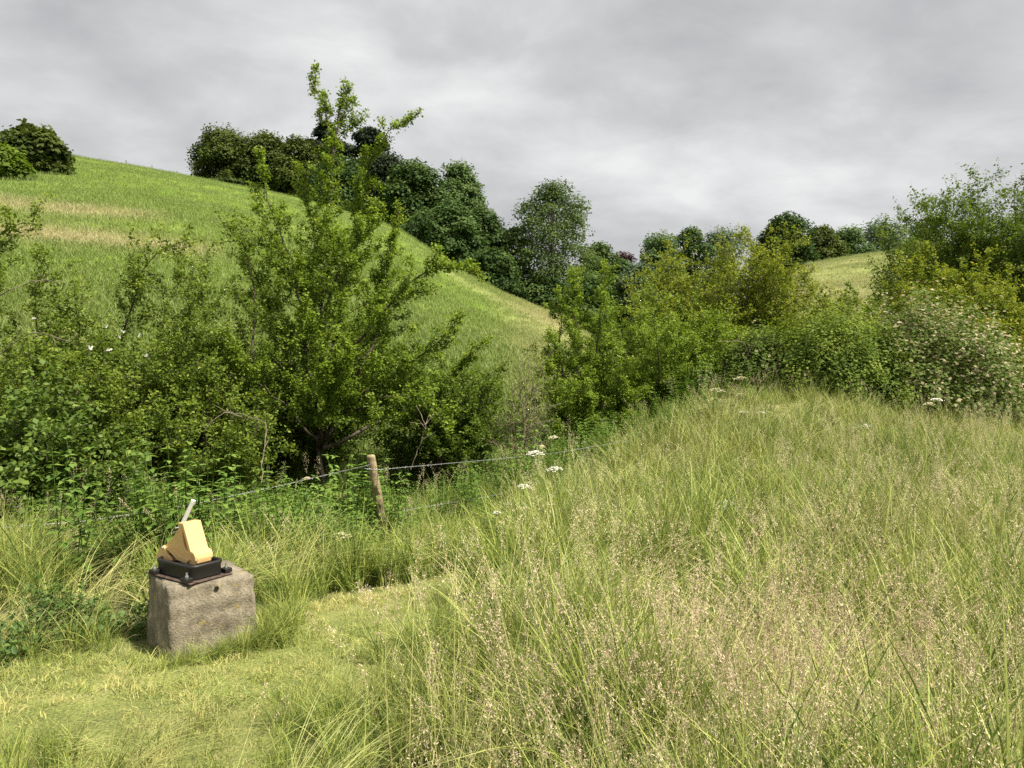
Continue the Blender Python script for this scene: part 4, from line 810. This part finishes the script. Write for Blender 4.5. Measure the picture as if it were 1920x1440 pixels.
UF = [(1003, 846, 9.0, .19, 'white umbel standing highest of the group right of the fence post'), (1040, 876, 8.4, .18, 'flat white umbel right of and below the highest one by the fence'),
      (983, 909, 8.0, .14, 'thin white umbel between the fence wire and the pair of umbels'), (977, 944, 7.4, .085, 'upper umbel of the close pair in the grass right of the fence post'),
      (978, 951, 7.2, .10, 'lower umbel of the close pair in the grass right of the fence post'), (952, 945, 7.4, .09, 'greenish umbel just left of the close pair'),
      (932, 960, 6.9, .06, 'small tight white umbel on an upright stem left of the pair'), (1037, 818, 10.6, .14, 'cream umbel against the dark hedge foot above the highest white one'),
      (1362, 940, 6.6, .12, 'upper white umbel alone amid the tall straw-coloured grass'), (1352, 950, 6.5, .10, 'lower white umbel alone amid the tall straw-coloured grass'),
      (1388, 706, 13.2, .22, 'yellowish umbel topmost at the edge of the field by the brambles'), (1345, 728, 12.8, .24, 'broad cream umbel in front of the right-hand hedge'),
      (1340, 746, 12.4, .26, 'wide yellowish umbel just below the broad cream one'), (1395, 771, 11.8, .14, 'left one of two small white umbels side by side near the field edge'),
      (1428, 772, 11.8, .12, 'right one of two small white umbels side by side near the field edge'), (1390, 738, 12.8, .18, 'pale umbel between the topmost yellowish one and the small pair'),
      (1432, 762, 12.2, .18, 'cream umbel right above the small white pair'), (1757, 747, 11.6, .17, 'white umbel in front of the dark foot of the bramble mound'),
      (1743, 755, 11.6, .17, 'cream umbel overlapping the white one before the bramble mound'), (1620, 796, 11, .22, 'flat whitish umbel at the grass edge below the green bramble mound'),
      (1015, 836, 10.2, .10, 'tiny cream umbel above and right of the highest white one'), (640, 1000, 6.4, .16, 'cream umbel among the weeds left of the fence post'),
      (575, 896, 7.6, .06, 'small pale umbel near the wire left of the fence post')]
for i, (u, v, Y, w, lab) in enumerate(UF): umbel(u, v, Y, w, lab, UMBY if any(c in lab for c in ('cream', 'yellowish', 'greenish', 'pale')) else UMB, .1*math.sin(i*2.1), i)
ROSE = plainmat('rose_petal', (.84, .80, .76), .6)
for u, v, Y in ((200, 612, 7.75), (225, 632, 7.7), (262, 628, 7.7), (170, 653, 7.6), (204, 656, 7.6), (275, 667, 7.8), (65, 597, 7.4), (232, 622, 7.9)):
    c = at(u, v, Y); f = MB(); rg = np.random.default_rng(int(u))
    for kx in range(5):
        a = kx*1.2566+rg.random()*.3; o = np.array((math.cos(a), -.35, math.sin(a)*.8+.25)); s_ = np.array((-math.sin(a), .1, math.cos(a)))
        q_s = .45+.25*rg.random(); o = o+rg.normal(size=3)*.3; f.add(np.array([(0, 0, 0), o*.022+s_*.017, o*.036, o*.022-s_*.017])*q_s, [(0, 1, 2, 3)])
    ob = f.obj('flower', ROSE, RT); ob.location = c-np.array(RT.location)
rg = np.random.default_rng(6)
CANES = [((-40, 690, 8.2), (60, 620, 7.9), (130, 640, 7.8), 'long pale dead cane arching at the far left of the hedge'), ((480, 790, 9.6), (420, 770, 9.4), (380, 810, 9.3), 'pale dead twig slanting in the hedge above the pump'),
         ((490, 905, 8.6), (500, 790, 8.8), (425, 770, 9.0), 'thin dead cane bending left of the fence post'), ((0, 555, 8.6), (60, 525, 8.5), (125, 530, 8.5), 'bare whitish branch along the top left of the hedge'),
         ((1415, 690, 14.2), (1395, 640, 14), (1345, 640, 13.8), 'dead cane arching out of the right-hand hedge'), ((1430, 620, 14.4), (1405, 655, 14.2), (1412, 690, 14.1), 'forked dead twig in the dark of the right-hand hedge'),
         ((770, 880, 9.6), (800, 800, 9.5), (780, 760, 9.6), 'thin hanging cane under the tall hawthorn')]
for a, b, c, lab in CANES:
    P0 = at(*a); w = MB(); pts, L = resample([at(*a)-P0, at(*b)-P0, at(*c)-P0], 14); pts[1:-1] += rg.normal(size=(12, 3))*.008; tube(w, pts, .007, .003, 5)
    for k in range(5):
        i = 3+int(rg.random()*9); d = unit(rg.normal(size=3)+unit(pts[i+1]-pts[i])); tube(w, [pts[i], pts[i]+d*.12*(1+rg.random())], .003, .0015, 3)
    o = w.obj('dead_cane', TWIG); o.location = P0; setp(o, lab, 'cane', 'dead canes in the hedges')
